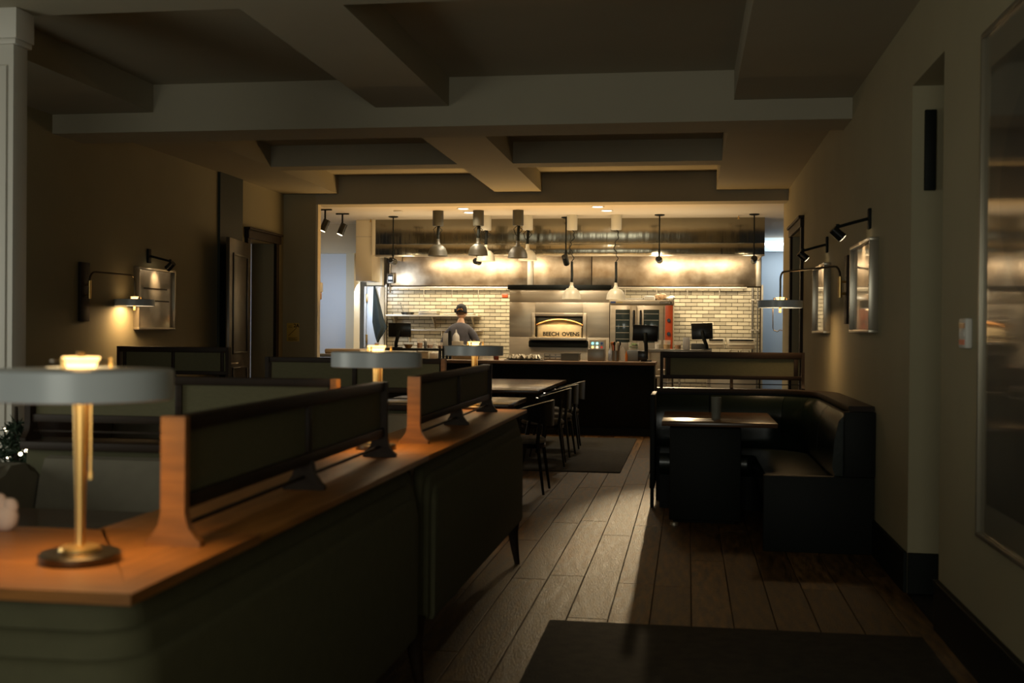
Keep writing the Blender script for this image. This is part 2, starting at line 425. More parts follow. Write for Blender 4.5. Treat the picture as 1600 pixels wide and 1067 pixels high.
# left part of kitchen
struct('wall_kitchen_left', B(-7.4, -5.62, 18.7, 18.8, 0, 3.2), kwhite)
struct('wall_kitchen_pier', B(-5.64, -5.50, 18.55, 18.9, 0, 2.98), kcream)
struct('trim_5', B(-6.4, -5.28, 18.45, 18.70, 2.72, 3.2), kcream)
struct('wall_kitchen_end', B(-7.5, -7.4, YE2, 18.8, 0, 3.2), kwhite)
struct('wall_kitchen_recess', B(-6.2, -5.19, 19.98, 20.05, 0, 3.2), kcream)
struct('wall_kitchen_over_fridge', B(-5.5, -5.22, 19.3, 19.4, 2.22, 3.2), kcream)
struct('wall_corridor_back', B(-7.4, 3.2, 24.0, 24.1, 0, 3.2), kwhite)
struct('wall_corridor_right', B(3.1, 3.2, YE2, 24.0, 0, 3.2), kwhite)
bluew = mat('cool grey corridor wall', (.50, .56, .60), .6)
struct('wall_corridor_middle', B(1.19, 3.1, 21.8, 21.9, 0, 2.95), bluew)
struct('trim_6', B(1.19, 3.1, 21.55, 21.9, 2.95, 3.2), bluew)
o = MB().cyl((1.35, 21.5, 3.08), (2.75, 21.5, 3.08), .022, n=12).build('tube', tubem)
tl = thing('fluorescent_light', 'bright fluorescent tube at the head of the cool grey back corridor', 'light', (2.05, 21.5, 3.05))
o.parent = tl; o.location = (0, 0, 0.008)
B(1.33, 2.77, 21.47, 21.548, 3.10, 3.14, bev=.004).build('housing', whitem, tl)

# ------------------------------------------------------------------ hood
hd = thing('extraction_hood', 'long polished stainless steel extraction hood spanning the kitchen ceiling', 'hood', (-1.8, 18.4, 2.63))
hx0, hx1 = -4.93, 1.13; hy = 17.8
B(hx0, hx1, hy, hy+.02, 2.81, 3.2, bev=.002).build('front_panel', hoodm, hd)
B(hx0, hx1, hy-.006, hy+.02, 2.64, 2.804, bev=.004).build('lower_front_panel', hoodm, hd)
B(hx0, hx1, hy-.012, hy+.05, 2.615, 2.64, bev=.004).build('drip_rim', steel, hd)
B(hx0, hx0+.02, hy+.02, YK-.05, 2.64, 3.2).build('end_panel', steel, hd)
B(hx1-.02, hx1, hy+.02, YK-.07, 2.64, 3.2).build('end_panel', steel, hd)
for i in range(8):
    a = hx0+.1+i*.74; B(a, a+.70, hy+.9, hy+1.6, 2.86, 2.885, bev=.003).build('baffle_filter', steeld, hd)
dk = thing('white_duct_box', 'cream boxed duct dropping from the ceiling left of the steel hood', 'duct', (-5.1, 18.0, 2.2))
kb = mat('cream duct enamel', (.78, .68, .48), .35)
B(-5.27, -5.00, 17.85, 18.35, 2.23, 3.2, bev=.006).build('drop_box', kb, dk)
B(-4.995, -4.935, 17.80, 18.35, 2.63, 3.2, bev=.006).build('link_box', kb, dk)
B(-5.275, -4.995, 17.845, 18.355, 2.93, 2.94).build('seam', kcream, dk)

# recessed ceiling lights, sprinklers
g = 'recessed downlights in the kitchen ceiling'
for (u, v, lb) in ((724, 326, 'round recessed downlight nearer the room, left pair'), (733, 332, 'round recessed downlight farther back, left pair above the lamps'), (934, 323, 'round recessed downlight nearer the room, right pair'), (948, 329, 'round recessed downlight farther back, right pair')):
    d = fw+r2*((u-800)/FPX)+u2*(-(v-533.5)/FPX); t = (3.195-CH)/d.z; p = Vector((d.x*t, d.y*t, 3.2))
    L_ = thing('recessed_downlight', lb, 'downlight', p, g)
    MB().lathe([(.075, -.001), (.075, -.006), (.0, -.006)], p, 24).build('lens', ledm, L_)
    MB().lathe([(.076, 0), (.095, 0), (.095, -.008), (.076, -.010)], p, 24, close=True).build('ring', whitem, L_)
    light('downlight_beam', 'SPOT', (0, 0, -.02), 60, CREAM, target=None, spot=150, parent=L_)
for u, v, lb in ((579, 341, 'left'), (622, 329, ''), (1144, 336, '')):
    pass
for u, Y, lb in ((579, 17.6, 'small ceiling sprinkler above the cream duct box'), (1154, 17.5, 'small ceiling sprinkler near the right end of the hood')):
    p = at(u, 340, Y); p.z = 3.2
    s_ = thing('sprinkler', lb, 'sprinkler', p)
    MB().lathe([(.03, 0), (.03, -.006), (0, -.008)], p, 16).build('rosette', whitem, s_)
    MB().cyl(p-Vector((0, 0, .006)), p-Vector((0, 0, .05)), .008, n=8).cyl(p-Vector((0, 0, .05)), p-Vector((0, 0, .054)), .022, n=12).build('head', brass, s_)
p = at(622, 330, 16.5); p.z = 3.2
o = B(p.x-.06, p.x+.06, p.y-.06, p.y+.06, 3.18, 3.1995, bev=.008).build('smoke_detector', whitem); tag(o, 'small square detector on the kitchen ceiling near the left downlights', 'detector')

# ------------------------------------------------------------------ heat lamps
def heat_lamp(u, vb, Y, dark, lab, grp, curly=False):
    p = at(u, vb, Y); m = mat('olive grey lamp enamel', (.040, .038, .027), .5) if dark else mat('cream lamp enamel', (.55, .52, .42), .3)
    t = thing('heat_lamp', lab, 'lamp', (p.x, Y, 3.2), grp); c = Vector((p.x, Y, p.z))
    can = m if dark else m
    MB().lathe([(0, 0), (.080, 0), (.080, -.215), (.074, -.225), (0, -.225)], (p.x, Y, 3.2), 24).build('canister', can, t)
    z0 = 3.2-.225; z1 = p.z+.245
    if not dark and curly:
        rod = MB().tube([(p.x, Y, z1+.32), (p.x+.004, Y, z1+.1), (p.x, Y, z1)], .019, 8)
        pts = []
        for i in range(40):
            f = i/39; z = z0+(z1+.30-z0)*f
            pts.append((p.x+math.sin(f*9)*.035*(1-f*.5)+math.sin(f*31)*.012, Y+math.cos(f*9)*.03, z))
        MB().tube(pts, .006, 6).build('cord', blackm, t)
        rod.build('grip_rod', blackm, t)
    else:
        MB().tube([(p.x+.012, Y, z0), (p.x+.006, Y, (z0+z1)/2+.05), (p.x, Y, z1)], .022, 10).build('coiled_rod', blackm, t)
        MB().tube([(p.x+.0, Y-.05, z0), (p.x-.055, Y-.05, z0-.05), (p.x-.03, Y-.03, z0-.13), (p.x, Y-.02, z0-.16)], .005, 6).build('cord', blackm, t)
        MB().tube([(p.x+.0, Y-.03, z0), (p.x+.07, Y-.03, z0-.06), (p.x+.02, Y-.02, z0-.12)], .005, 6).build('cord', blackm, t)
    R = .142
    prof = [(.020, .25), (.026, .245), (.026, .20), (.036, .185), (.042, .165), (.075, .155), (.112, .118), (.135, .065), (R, .008), (R+.004, 0), (R-.004, 0), (.128, .065), (.104, .112), (.06, .145), (.0, .15)]
    MB().lathe([(r, z) for r, z in prof], c, 32).build('dome_shade', m, t)
    MB().lathe([(0, .13), (.03, .125), (.045, .09), (.04, .05), (0, .03)], c, 16).build('bulb', bulbs if not dark else bulbm, t)
    return t
gf = 'olive grey heat lamps over the pass'; gr = 'cream heat lamps behind the pass'
heat_lamp(684, 400, 16.55, True, 'olive grey dome heat lamp, leftmost of three over the pass', gf)
heat_lamp(747, 399, 16.55, True, 'olive grey dome heat lamp, middle of three over the pass', gf)
heat_lamp(809, 403, 16.55, True, 'olive grey dome heat lamp, rightmost of the three over the pass', gf)
heat_lamp(759, 408, 17.3, False, 'cream dome heat lamp directly behind the middle olive grey lamp', gr)
heat_lamp(824, 407, 17.3, False, 'cream dome heat lamp behind the rightmost olive grey lamp', gr)
heat_lamp(893, 467, 17.3, False, 'low hanging cream heat lamp in front of the pizza oven opening', gr, True)
heat_lamp(962, 468, 17.3, False, 'low hanging cream heat lamp above the left end of the convection oven', gr, True)

# track spots on rods
def rod_spot(u, Y, vh, tilt, lab, rod=True, tgt=None, en=0):
    p = at(u, vh, Y); t = thing('spotlight', lab, 'spotlight', (p.x, Y, 3.2), 'black spotlights of the kitchen ceiling')
    MB().lathe([(0, 0), (.075, 0), (.075, -.012), (.05, -.02), (0, -.02)], (p.x, Y, 3.2), 20).build('ceiling_plate', blackm, t)
    MB().cyl((p.x, Y, 3.18), (p.x, Y, p.z+.11), .010, n=8).cyl((p.x, Y, p.z+.16), (p.x, Y, p.z+.08), .018, n=10).build('rod', blackm, t)
    T = Vector(tgt) if tgt else Vector((p.x+tilt, Y+.6, p.z-1.2))
    d = (T-p).normalized()
    MB().cyl((p.x, Y, p.z+.10), p, .012, n=8).build('knuckle', blackm, t)
    MB().cyl(p-d*.095, p+d*.075, .048, .048, 20).cyl(p-d*.11, p-d*.095, .034, .048, 20).build('head', blackg, t)
    MB().cyl(p+d*.070, p+d*.078, .040, .040, 20).build('lens', bulbs, t)
    if en:
        q = p+d*.09
        light('spot_beam', 'SPOT', q-Vector((p.x, Y, 3.2)), en, CREAM, target=None, spot=62, parent=t).rotation_euler = d.to_track_quat('-Z', 'Y').to_euler()
rod_spot(614, 17.3, 408, .4, 'black spotlight on a long rod at the left end of the hood', tgt=(-4.3, YK, 2.35), en=26)
rod_spot(746, 17.58, 409, .4, 'black spotlight tilted, peeking out below the middle heat lamps', tgt=(-3.0, YK, 2.4), en=26)
rod_spot(884, 17.58, 407, .0, 'black spotlight on a rod beside the low left cream heat lamp', tgt=(-1.75, 18.4, 1.9), en=22)
rod_spot(1030, 17.3, 406, .3, 'black spotlight on a rod in front of the brightest steel highlight', tgt=(-.32, YK, 2.42), en=40)
rod_spot(1178, 17.3, 406, -.1, 'black spotlight on a rod at the right end of the hood', tgt=(.95, YK, 2.2), en=22)
for u, v, Y, lb in ((508, 351, 16.2, 'short black ceiling spotlight nearest the left pier'), (535, 357, 16.8, 'short black ceiling spotlight second from the left pier')):
    p = at(u, v, Y); t = thing('ceiling_spotlight', lb, 'spotlight', (p.x, Y, 3.2), 'short black spotlights left of the kitchen ceiling')
    B(p.x-.10, p.x+.10, Y-.02, Y+.02, 3.18, 3.1995, bev=.004).build('track_adapter', blackm, t)
    d = Vector((-.35, -.15, -.9)).normalized(); c = Vector((p.x, Y, p.z))
    MB().cyl((p.x, Y, 3.18), c+Vector((0, 0, .05)), .014, n=8).build('stem', blackm, t)
    MB().cyl(c-d*.075, c+d*.10, .052, .052, 20).build('head', blackg, t)
    MB().cyl(c+d*.095, c+d*.103, .042, .042, 20).build('lens', bulbs, t)

# ------------------------------------------------------------------ pizza oven facade
OY = 18.4
ov = thing('pizza_oven', 'built-in stainless steel pizza oven with an arched firebrick mouth', 'oven', (-2.03, OY+.5, 0))
ox0, ox1 = at(796, 500, OY).x, at(952, 500, OY).x
oz = at(830, 490, OY).z; ax0, ax1 = at(836, 500, OY).x, at(911, 500, OY).x; az0, az1 = at(870, 527, OY).z, at(870, 494, OY).z
ztop = 2.12; zp = at(870, 472, OY).z; zb = at(870, 526.5, OY).z
B(ox0, ax0, OY, OY+.05, zb, zp-.004, bev=.002).build('side_panel', steel, ov)
B(ax1, ox1, OY, OY+.05, zb, zp-.004, bev=.002).build('side_panel', steel, ov)
B(ax0, ax1, OY, OY+.05, az1, zp-.004, bev=.002).build('lintel_panel', steel, ov)
B(ox0, ox1, OY, OY+.05, zp, ztop, bev=.002).build('upper_panel', steel, ov)
B(ox0, ox1, OY, OY+.05, 0, zb-.004, bev=.002).build('lower_panel', steel, ov)
B(ox0, ox0+.02, OY+.05, YK-.02, 0, ztop).build('flank', steel, ov)
B(ox1-.02, ox1, OY+.05, YK-.02, 0, ztop).build('flank', steel, ov)
B(ox0-.03, ox1+.03, OY-.03, YK-.06, ztop, ztop+.075, bev=.004).build('top_flashing', blackm, ov)
for a, b_, c, d_ in ((ax0-.055, ax0, az0, az1+.05), (ax1, ax1+.055, az0, az1+.05), (ax0, ax1, az1, az1+.05)):
    B(a, b_, OY-.035, OY+.02, c, d_, bev=.005).build('mouth_frame', steel, ov)
B(ax0-.07, ax1+.07, OY-.16, OY+.02, az0-.045, az0, bev=.006).build('landing_shelf', steel, ov)
B(ax0-.09, ax1+.09, OY-.10, OY, az0-.16, az0-.05, bev=.02).build('shelf_apron', blackm, ov)
# interior
B(ax0, ax1, OY+.02, OY+.8, az0-.02, az0).build('hearth', brick_in, ov)
B(ax0-.01, ax0, OY+.04, OY+.8, az0, az1).build('side_lining', darkbr, ov)
B(ax1, ax1+.01, OY+.04, OY+.8, az0, az1).build('side_lining', darkbr, ov)
acx = (ax0+ax1)/2; aw = (ax1-ax0)/2
sill = MB(); hh = at(870, 507, OY).z+.02
B(ax0+.03, ax1-.03, OY+.10, OY+.13, az0+.0, hh-.02, bev=.003).build('name_stone', brick_in, ov)
arch = []
for i in range(17):
    t = -1+2*i/16; arch.append((acx+t*(aw-.01), az1-.05-.09*t*t))
poly = arch+[(ax1, az1), (ax0, az1)]
MB().prism([(p[0], p[1]) for p in poly], 'y', OY+.09, OY+.13).build('arch_plate', blackm, ov)
MB().tube([(a, OY+.085, b_) for a, b_ in arch], .014, 8).build('arch_trim', mat('copper arch', (.55, .27, .09), .3, .8), ov)
B(ax0, ax1, OY+.13, OY+.16, az0, az1).build('inner_back', mat('oven mouth brick', (.50, .36, .18), .85, var=.3, vscale=9), ov)
for s_ in (0, 1):
    xx = ax0+.012 if s_ == 0 else ax1-.032
    B(xx, xx+.02, OY+.07, OY+.10, az0, az0+.16, bev=.003).build('arch_jamb', darkbr, ov)
text_mesh('BEECH', .090, (acx-.003, OY+.098, az0+.05), (PI/2, 0, 0), blackm, ov, depth=.003, align='RIGHT')
text_mesh('OVENS', .090, (acx+.038, OY+.098, az0+.05), (PI/2, 0, 0), blackm, ov, depth=.003, align='LEFT')
text_mesh('STONE HEARTH', .04, (acx-.05, OY+.098, az0+.135), (PI/2, 0, 0), mat('faint engraving', (.35, .25, .12), .8), ov, depth=.001) if False else None
light('oven_glow', 'AREA', (acx-ov.location.x, OY+.03-ov.location.y, az1-.02), 2.4, WARM, .7, .05, None, parent=ov)
# red tag left of the oven
p = at(789, 462, YK-.02)
o = B(p.x-.05, p.x+.05, YK-.03, YK-.012, p.z-.03, p.z+.03, bev=.004).build('fire_notice', redm); tag(o, 'small red notice on the tiles at the upper left of the pizza oven', 'notice')

# ------------------------------------------------------------------ convection oven
CY = 18.35
cx0, cx1 = at(953, 500, CY).x, at(1052, 500, CY).x; cz1 = at(1000, 470, CY).z; cz0 = .72
cv = thing('convection_oven', 'steel convection oven with two glass doors and a red orange control strip', 'oven', ((cx0+cx1)/2, CY+.4, 0))
B(cx0, cx1, CY, CY+.95, cz0, cz1, bev=.01).build('body', steel, cv)
B(cx0-.01, cx1+.01, CY-.03, CY+.95, cz1-.055, cz1+.012, bev=.006).build('top_cap', steel, cv)
B(cx0+.01, cx0+.09, CY-.034, CY-.029, cz1-.04, cz1-.012).build('maker_plate', mat('blue badge', (.03, .07, .22), .4), cv)
B(cx0+.09, cx0+.2, CY-.034, CY-.029, cz1-.035, cz1-.018).build('maker_strip', mat('gold badge', (.6, .45, .15), .4), cv)
bp = B(cx1-.21, cx1-.03, CY-.034, CY-.029, cz1-.045, cz1-.012).build('badge', blackm, cv)
for k in range(7): B(cx1-.20+k*.023, cx1-.187+k*.023, CY-.036, CY-.034, cz1-.038, cz1-.019).build('badge_mark', paper, bp)
rx = cx1-.125
B(rx, cx1-.01, CY-.02, CY, cz0+.02, cz1-.07, bev=.003).build('control_strip', redm, cv)
for z in (at(1045, 500.5, CY).z, at(1045, 521.5, CY).z, at(1045, 537, CY).z):
    k = MB().cyl((rx+.055, CY-.02, z), (rx+.055, CY-.05, z), .030, .026, 20).build('knob', blackg, cv)
dw = (rx-.05-cx0)/2
for i in range(2):
    a = cx0+.02+i*(dw+.01); b_ = a+dw-.005
    D = B(a, b_, CY-.035, CY-.002, cz0+.06, cz1-.075, bev=.006).build('door', steel, cv)
    ga, gb = (a+.07, b_-.11) if i == 0 else (a+.09, b_-.07)
    gz1 = cz1-.14; gz0 = cz1-.66
    B(ga, gb, CY-.040, CY-.034, gz0, gz1, bev=.002).build('glass', glassd, D)
    for k in range(5): B(ga+.01, gb-.01, CY-.043, CY-.0405, gz1-.07-k*.10, gz1-.062-k*.10).build('rack', steel, D)
    hx = b_-.045 if i == 0 else a+.045
    MB().tube([(hx, CY-.035, gz1-.02), (hx, CY-.075, gz1-.05), (hx, CY-.075, gz1-.25), (hx, CY-.035, gz1-.28)], .017, 10).build('handle', blackg, D)
for a in (cx0+.06, cx1-.06):
    for b_ in (CY+.06, CY+.88): MB().cyl((a, b_, 0), (a, b_, cz0), .03, n=12).build('leg', steel, cv)
# things on the convection oven
zt = cz1+.0125
o = B(cx0+.10, cx0+.52, CY+.05, CY+.45, zt, zt+.025, bev=.01).build('folded_tray_cloth', paper); tag(o, 'flat white folded cloth on the left of the convection oven top', 'cloth')
o = B(cx0+.53, cx0+.70, CY+.05, CY+.40, zt, zt+.07, bev=.02).build('paper_parcel', paper); tag(o, 'white paper parcel in the middle of the convection oven top', 'parcel')
mb = MB()
for i in range(9): mb.sphere((cx1-.205+random.uniform(-.04, .04), CY+.2+random.uniform(-.06, .06), zt+.05+random.uniform(-.01, .03)), .055, (1, .9, .75), 10)
o = mb.build('bread_bag', mat('crumpled bread bag', (.55, .36, .20), .45, var=.3, vscale=14)); tag(o, 'crumpled brownish bread bag on the convection oven top', 'bag')
mb = MB(); mb.sphere((cx1-.065, CY+.2, zt+.035), .055, (1.0, 1, .5), 12).sphere((cx1-.03, CY+.24, zt+.05), .045, (1.2, 1, .7), 10)
o = mb.build('plastic_bag', paper); tag(o, 'small crumpled white bag at the right of the convection oven top', 'bag')

# ------------------------------------------------------------------ rails, shelf
def rail(x0, x1, z, hooks, lab, cat='rail'):
    t = thing('hook_rail', lab, cat, ((x0+x1)/2, YK-.12, z))
    MB().box(x0, x1, YK-.14, YK-.11, z-.018, z+.018, bev=.005).build('bar', steel, t)
    for u in hooks:
        xx = at(u, 455, YK-.14).x
        MB().tube([(xx, YK-.125, z+.01), (xx, YK-.17, z-.03), (xx, YK-.17, z-.14), (xx, YK-.20, z-.17), (xx, YK-.21, z-.13)], .006, 6).build('hook', steel, t)
    for xx in (x0+.05, x1-.05): B(xx-.01, xx+.01, YK-.11, YK-.002, z-.012, z+.012).build('bracket', steel, t)
rail(-5.05, -2.95, 2.185, (663, 707, 748), 'steel hook rail under the cladding, left of the pizza oven')
rail(-1.18, .95, 2.19, (977, 1026, 1074, 1124), 'steel hook rail under the cladding above the convection oven')
def shelf(z, y0, x0, x1, lab, thick=.03):
    t = thing('wall_shelf', lab, 'shelf', ((x0+x1)/2, YK-.15, z))
    B(x0, x1, y0, YK-.012, z-thick, z, bev=.004).build('board', steel, t)
    for xx in (x0+.12, (x0+x1)/2, x1-.12): MB().prism([(YK-.012, z-thick), (y0+.04, z-thick), (YK-.012, z-.24)], 'x', xx-.006, xx+.006).build('bracket', steel, t)
    return t
zs = at(680, 492, YK-.3).z; shx0, shx1 = at(603, 492, YK-.3).x, at(747, 492, YK-.3).x
shelf(zs, YK-.33, shx0, shx1, 'upper stainless wall shelf behind the cook, holding pans and trays')
zs2 = at(680, 515, YK-.2).z
shelf(zs2, YK-.16, at(625, 515, YK-.2).x, at(752, 515, YK-.2).x, 'narrow lower steel wall shelf behind the cook', .022)
def pan(x, y, z, r, hd_, lab):
    t = thing('frying_pan', lab, 'pan', (x, y, z), 'frying pans on the upper shelf')
    MB().lathe([(0, .003), (r*.75, .003), (r, .045), (r+.004, .045), (r*.78, 0), (0, 0)], (x, y, z), 28).build('bowl', blackg, t)
    MB().tube([(x+hd_[0]*r, y, z+.04), (x+hd_[0]*(r+.05), y, z+.06+hd_[1]*.06), (x+hd_[0]*(r+.10), y, z+.07+hd_[1]*.16)], .010, 8).build('handle', steeld, t)
pan(at(637, 490, YK-.18).x, YK-.18, zs, .12, (-.6, .9), 'dark frying pan with raised handle, left end of the upper shelf')
pan(at(652, 490, YK-.18).x, YK-.18, zs+0, .10, (.5, .3), 'small dark frying pan, second on the upper shelf') if False else None
for k in range(3):
    xx = at(671, 490, YK-.18).x
    o = B(xx-.16+k*.003, xx+.16-k*.002, YK-.31, YK-.06, zs+k*.024, zs+.022+k*.024, bev=.006).build('oven_tray', steel if k else steeld)
    tag(o, ('lowest', 'middle', 'topmost')[k]+' of the stacked steel oven trays left of the cook on the upper shelf', 'tray', 'stacked oven trays on the upper shelf')
xx = at(722, 490, YK-.18).x
o = B(xx-.30, xx+.22, YK-.30, YK-.06, zs, zs+.03, bev=.008).build('sheet_pan', steel); tag(o, 'long flat sheet pan on the upper shelf behind the head of the cook', 'pan')
# hood controller
p = at(611, 435, YK-.04)
t = thing('wall_controller', 'small grey control box with a lit screen on the steel cladding', 'controller', (p.x, YK-.05, p.z-.08))
B(p.x-.065, p.x+.065, YK-.085, YK-.031, p.z-.085, p.z+.085, bev=.006).build('case', steeld, t)
B(p.x-.045, p.x+.045, YK-.088, YK-.085, p.z-.06, p.z+.055).build('bezel', blackg, t)
B(p.x-.034, p.x+.034, YK-.091, YK-.088, p.z-.02, p.z+.03).build('screen', mat('lit blue screen', (.5, .6, .7), .4, emit=(.7, .85, 1), estr=1.2), t)
MB().cyl((p.x-.02, YK-.05, p.z+.085), (p.x-.02, YK-.05, 2.85), .01, n=8).build('conduit', steeld, t)
MB().cyl((p.x-.02, YK-.05, p.z-.25), (p.x-.02, YK-.05, p.z-.085), .01, n=8).build('conduit', steeld, t)

# left: tall white fridge door and hanging jacket
FY = 19.25
fx0, fx1 = at(569, 500, FY).x, min(-5.225, at(604, 500, FY).x)
fr = thing('upright_fridge', 'tall white cold-store cabinet at the left end of the tiled wall', 'fridge', ((fx0+fx1)/2, FY+.35, 0))
B(fx0+.04, fx1-.005, FY+.02, FY+.7, .08, 2.2, bev=.008).build('cabinet', kwhite, fr)
B(fx0+.07, fx1-.01, FY-.03, FY+.018, .2, 2.17, bev=.01).build('door', mat('white enamel', (.72, .76, .80), .3), fr)
B(fx0, fx0+.035, FY-.02, FY+.4, 0, 2.2, bev=.004).build('edge_strip', whitem, fr)
for z in (2.0, 1.3, .4): B(fx0+.036, fx0+.066, FY-.04, FY+.0, z-.07, z+.07, bev=.004).build('hinge', brass, fr)
B(fx1-.10, fx1-.08, FY-.07, FY-.03, 1.9, 2.1, bev=.004).build('handle', blackm, fr)
for i, (dx, z) in enumerate(((-.09, 1.82), (-.10, 1.70))):
    o = B(fx1+dx-.03, fx1+dx+.04, FY-.034, FY-.031, z-.05, z+.04).build('pinned_note', mat('pale blue paper', (.55, .68, .85), .7)); tag(o, ('upper', 'lower')[i]+' pale note pinned on the white fridge door beside the jacket', 'note')
jx = at(593, 450, FY-.1).x; jz1 = at(590, 448, FY-.1).z; jz0 = at(590, 533, FY-.1).z
mb = MB(); rows = []
prof = ((447, 583.5, 586), (456, 583, 588.5), (465, 582.7, 591), (480, 582.3, 595), (492, 582, 598), (503, 581.5, 601), (511, 583, 604.5), (518, 584.5, 601.5), (525, 586, 597), (531, 588, 593), (535, 589.5, 591))
for i, (v, ua, ub) in enumerate(prof):
    a, b_ = at(ua, v, FY-.12), at(ub, v, FY-.12); r = []; w = (b_.x-a.x)/2; cxx = (a.x+b_.x)/2
    for k in range(24):
        an = 2*PI*k/24; fold = 1+.5*math.sin(an*5+i*.35)
        r.append(mb.b.verts.new((cxx+math.cos(an)*w, FY-.115+math.sin(an)*.045*fold*min(1, .35+i*.2), a.z)))
    rows.append(r)
for a, b_ in zip(rows, rows[1:]):
    for k in range(24): mb.b.faces.new((a[k], a[(k+1) % 24], b_[(k+1) % 24], b_[k]))
mb.b.faces.new(rows[0][::-1]); mb.b.faces.new(rows[-1])
o = mb.build('hanging_jacket', towelm); tag(o, 'dark green jacket hanging against the white fridge', 'jacket')
# soap dispenser on left pier, steel side bench
p = at(500, 455, 16.0)
t = thing('soap_dispenser', 'white wall dispenser beside the edge of the kitchen opening', 'dispenser', (p.x, 16.0, p.z-.1))
struct('wall_kitchen_near', B(-5.6, p.x-.052, 16.0, 16.06, 0, 3.2), kcream)
B(p.x-.05, p.x+.03, 15.92, 16.06, p.z-.02, p.z+.13, bev=.02).build('body', whitem, t)
B(p.x-.04, p.x+.02, 15.93, 16.04, p.z-.12, p.z-.02, bev=.015).build('bottle', amber, t)
sb = thing('side_bench', 'low stainless side bench at the left of the kitchen', 'bench', (-5.5, 17.6, 0))
bz = at(510, 552, 17.4).z
B(-5.7, -4.92, 17.1, 18.0, bz-.05, bz, bev=.006).build('top', steel, sb)
B(-5.65, -4.95, 17.15, 17.95, .3, .33, bev=.004).build('shelf', steel, sb)
for a in (-5.66, -4.98):
    for b_ in (17.14, 17.94): MB().cyl((a, b_, 0), (a, b_, bz-.05), .02, n=10).build('leg', steel, sb)
o = B(-5.6, -5.02, 17.3, 17.8, bz, bz+.075, bev=.02).build('wooden_lid_box', mat('pale wood', (.5, .36, .2), .5, var=.2)); tag(o, 'pale wooden box on the side bench at the kitchen left', 'box')
text_off = None

# ------------------------------------------------------------------ pass counter
CT = 1.03
ct = thing('pass_counter', 'long near-black kitchen pass counter with a thin worn wooden top', 'counter', (-2.5, 16.4, 0))
ccx1 = -.46
B(-4.66, ccx1, 16.10, 16.70, 0, CT-.045).build('front_body', counterm, ct, smooth=False)
B(-4.66, ccx1+.02, 15.96, 16.95, CT-.045, CT, bev=.004).build('top', mat('worn counter wood', (.20, .12, .06), .4, var=.3, vscale=6, stretch=(.8, 8, 8)), ct)
for a in (-4.6, -3.6, -2.55, -1.5): B(a, a+.98, 16.085, 16.10, .12, CT-.08, bev=.004).build('front_panel', counterm, ct)
B(-4.66, ccx1, 16.07, 16.10, 0, .10).build('kick_board', blackm, ct)
# raised steel pass shelf (left) and right
ps = thing('pass_shelf', 'dark raised shelf at the left of the pass carrying jars and squeeze bottles', 'shelf', (-3.6, 17.2, CT))
pz = at(650, 544, 17.2).z
B(at(603, 545, 17.2).x, at(705, 545, 17.2).x, 17.0, 17.35, pz-.035, pz, bev=.004).build('board', blackm, ps)
for u in (610, 652, 698): MB().cyl((at(u, 545, 17.2).x, 17.2, .0), (at(u, 545, 17.2).x, 17.2, pz-.035), .015, n=10).build('post', steel, ps)
ps2 = thing('pass_shelf', 'stainless raised shelf at the right of the pass behind the monitor', 'shelf', (-.1, 17.2, .9))
pz2 = at(1070, 546, 17.2).z
sx0, sx1 = at(1012, 546, 17.2).x, at(1112, 546, 17.2).x
B(sx0, sx1, 17.0, 17.5, pz2-.05, pz2, bev=.004).build('board', steeld, ps2)
B(sx0, sx1, 17.02, 17.48, .78, .80, bev=.004).build('lower_board', steel, ps2)
for xx in (sx0+.03, (sx0+sx1)/2, sx1-.03):
    for yy in (17.03, 17.47): MB().cyl((xx, yy, 0), (xx, yy, pz2-.05), .016, n=10).build('post', steel, ps2)
def lath(name, prof, u, Y, z, m, lab, cat, grp=None, n=20):
    x = at(u, 540, Y).x
    return tag(MB().lathe(prof, (x, Y, z), n).build(name, m), lab, cat, grp)
def tub(u, Y, z, r, h_, fill, lab, grp):
    x = at(u, 540, Y).x; t = thing('deli_tub', lab, 'tub', (x, Y, z), grp)
    MB().lathe([(0, 0), (r*.85, 0), (r, h_), (r+.004, h_), (r+.004, h_+.006), (r-.004, h_+.006), (r*.85-.004, .004), (0, .004)], (x, Y, z), 20).build('cup', clearm, t)
    MB().lathe([(0, .006), (r*.83, .006), (r*.90, h_*.55), (0, h_*.58)], (x, Y, z), 20).build('contents', fill, t)
g = 'clear tubs on the left pass shelf'
tub(656, 17.12, pz, .048, .15, amber, 'tall clear tub half full of brown sauce on the left pass shelf', g)
tub(672, 17.12, pz, .05, .10, mat('reddish spice', (.28, .13, .06), .6), 'squat clear tub of reddish spice on the left pass shelf', g)
tub(679.5, 17.18, pz, .022, .13, paper, 'slim clear tub of salt on the left pass shelf', g)
tub(688, 17.12, pz, .042, .09, mat('reddish spice', (.28, .13, .06), .6), 'clear tub with dark filling nearest the grey card on the left pass shelf', g)
x = at(664.5, 540, 17.12).x
t = thing('squeeze_bottle', 'white capped squeeze bottle between clear tubs on the left pass shelf', 'bottle', (x, 17.12, pz))
MB().lathe([(0, 0), (.022, 0), (.024, .06), (.024, .09), (.01, .11), (0, .11)], (x, 17.12, pz), 16).build('body', mat('dark label bottle', (.10, .10, .09), .4), t)
MB().lathe([(0, .11), (.020, .11), (.020, .135), (.006, .145), (0, .146)], (x, 17.12, pz), 16).build('cap', paper, t)
lath('wooden_bowl', [(0, 0), (.04, 0), (.065, .045), (.07, .06), (.064, .06), (.036, .01), (0, .01)], 638, 17.12, pz, mat('bowl wood', (.30, .17, .06), .5), 'small wooden bowl on the left pass shelf beside the monitor stand', 'bowl')
o = B(at(692, 540, 17.25).x, at(702, 540, 17.25).x, 17.24, 17.26, pz, pz+.235, bev=.004).build('menu_card', mat('grey card', (.35, .33, .29), .7)); tag(o, 'tall grey card standing at the right end of the left pass shelf', 'card')
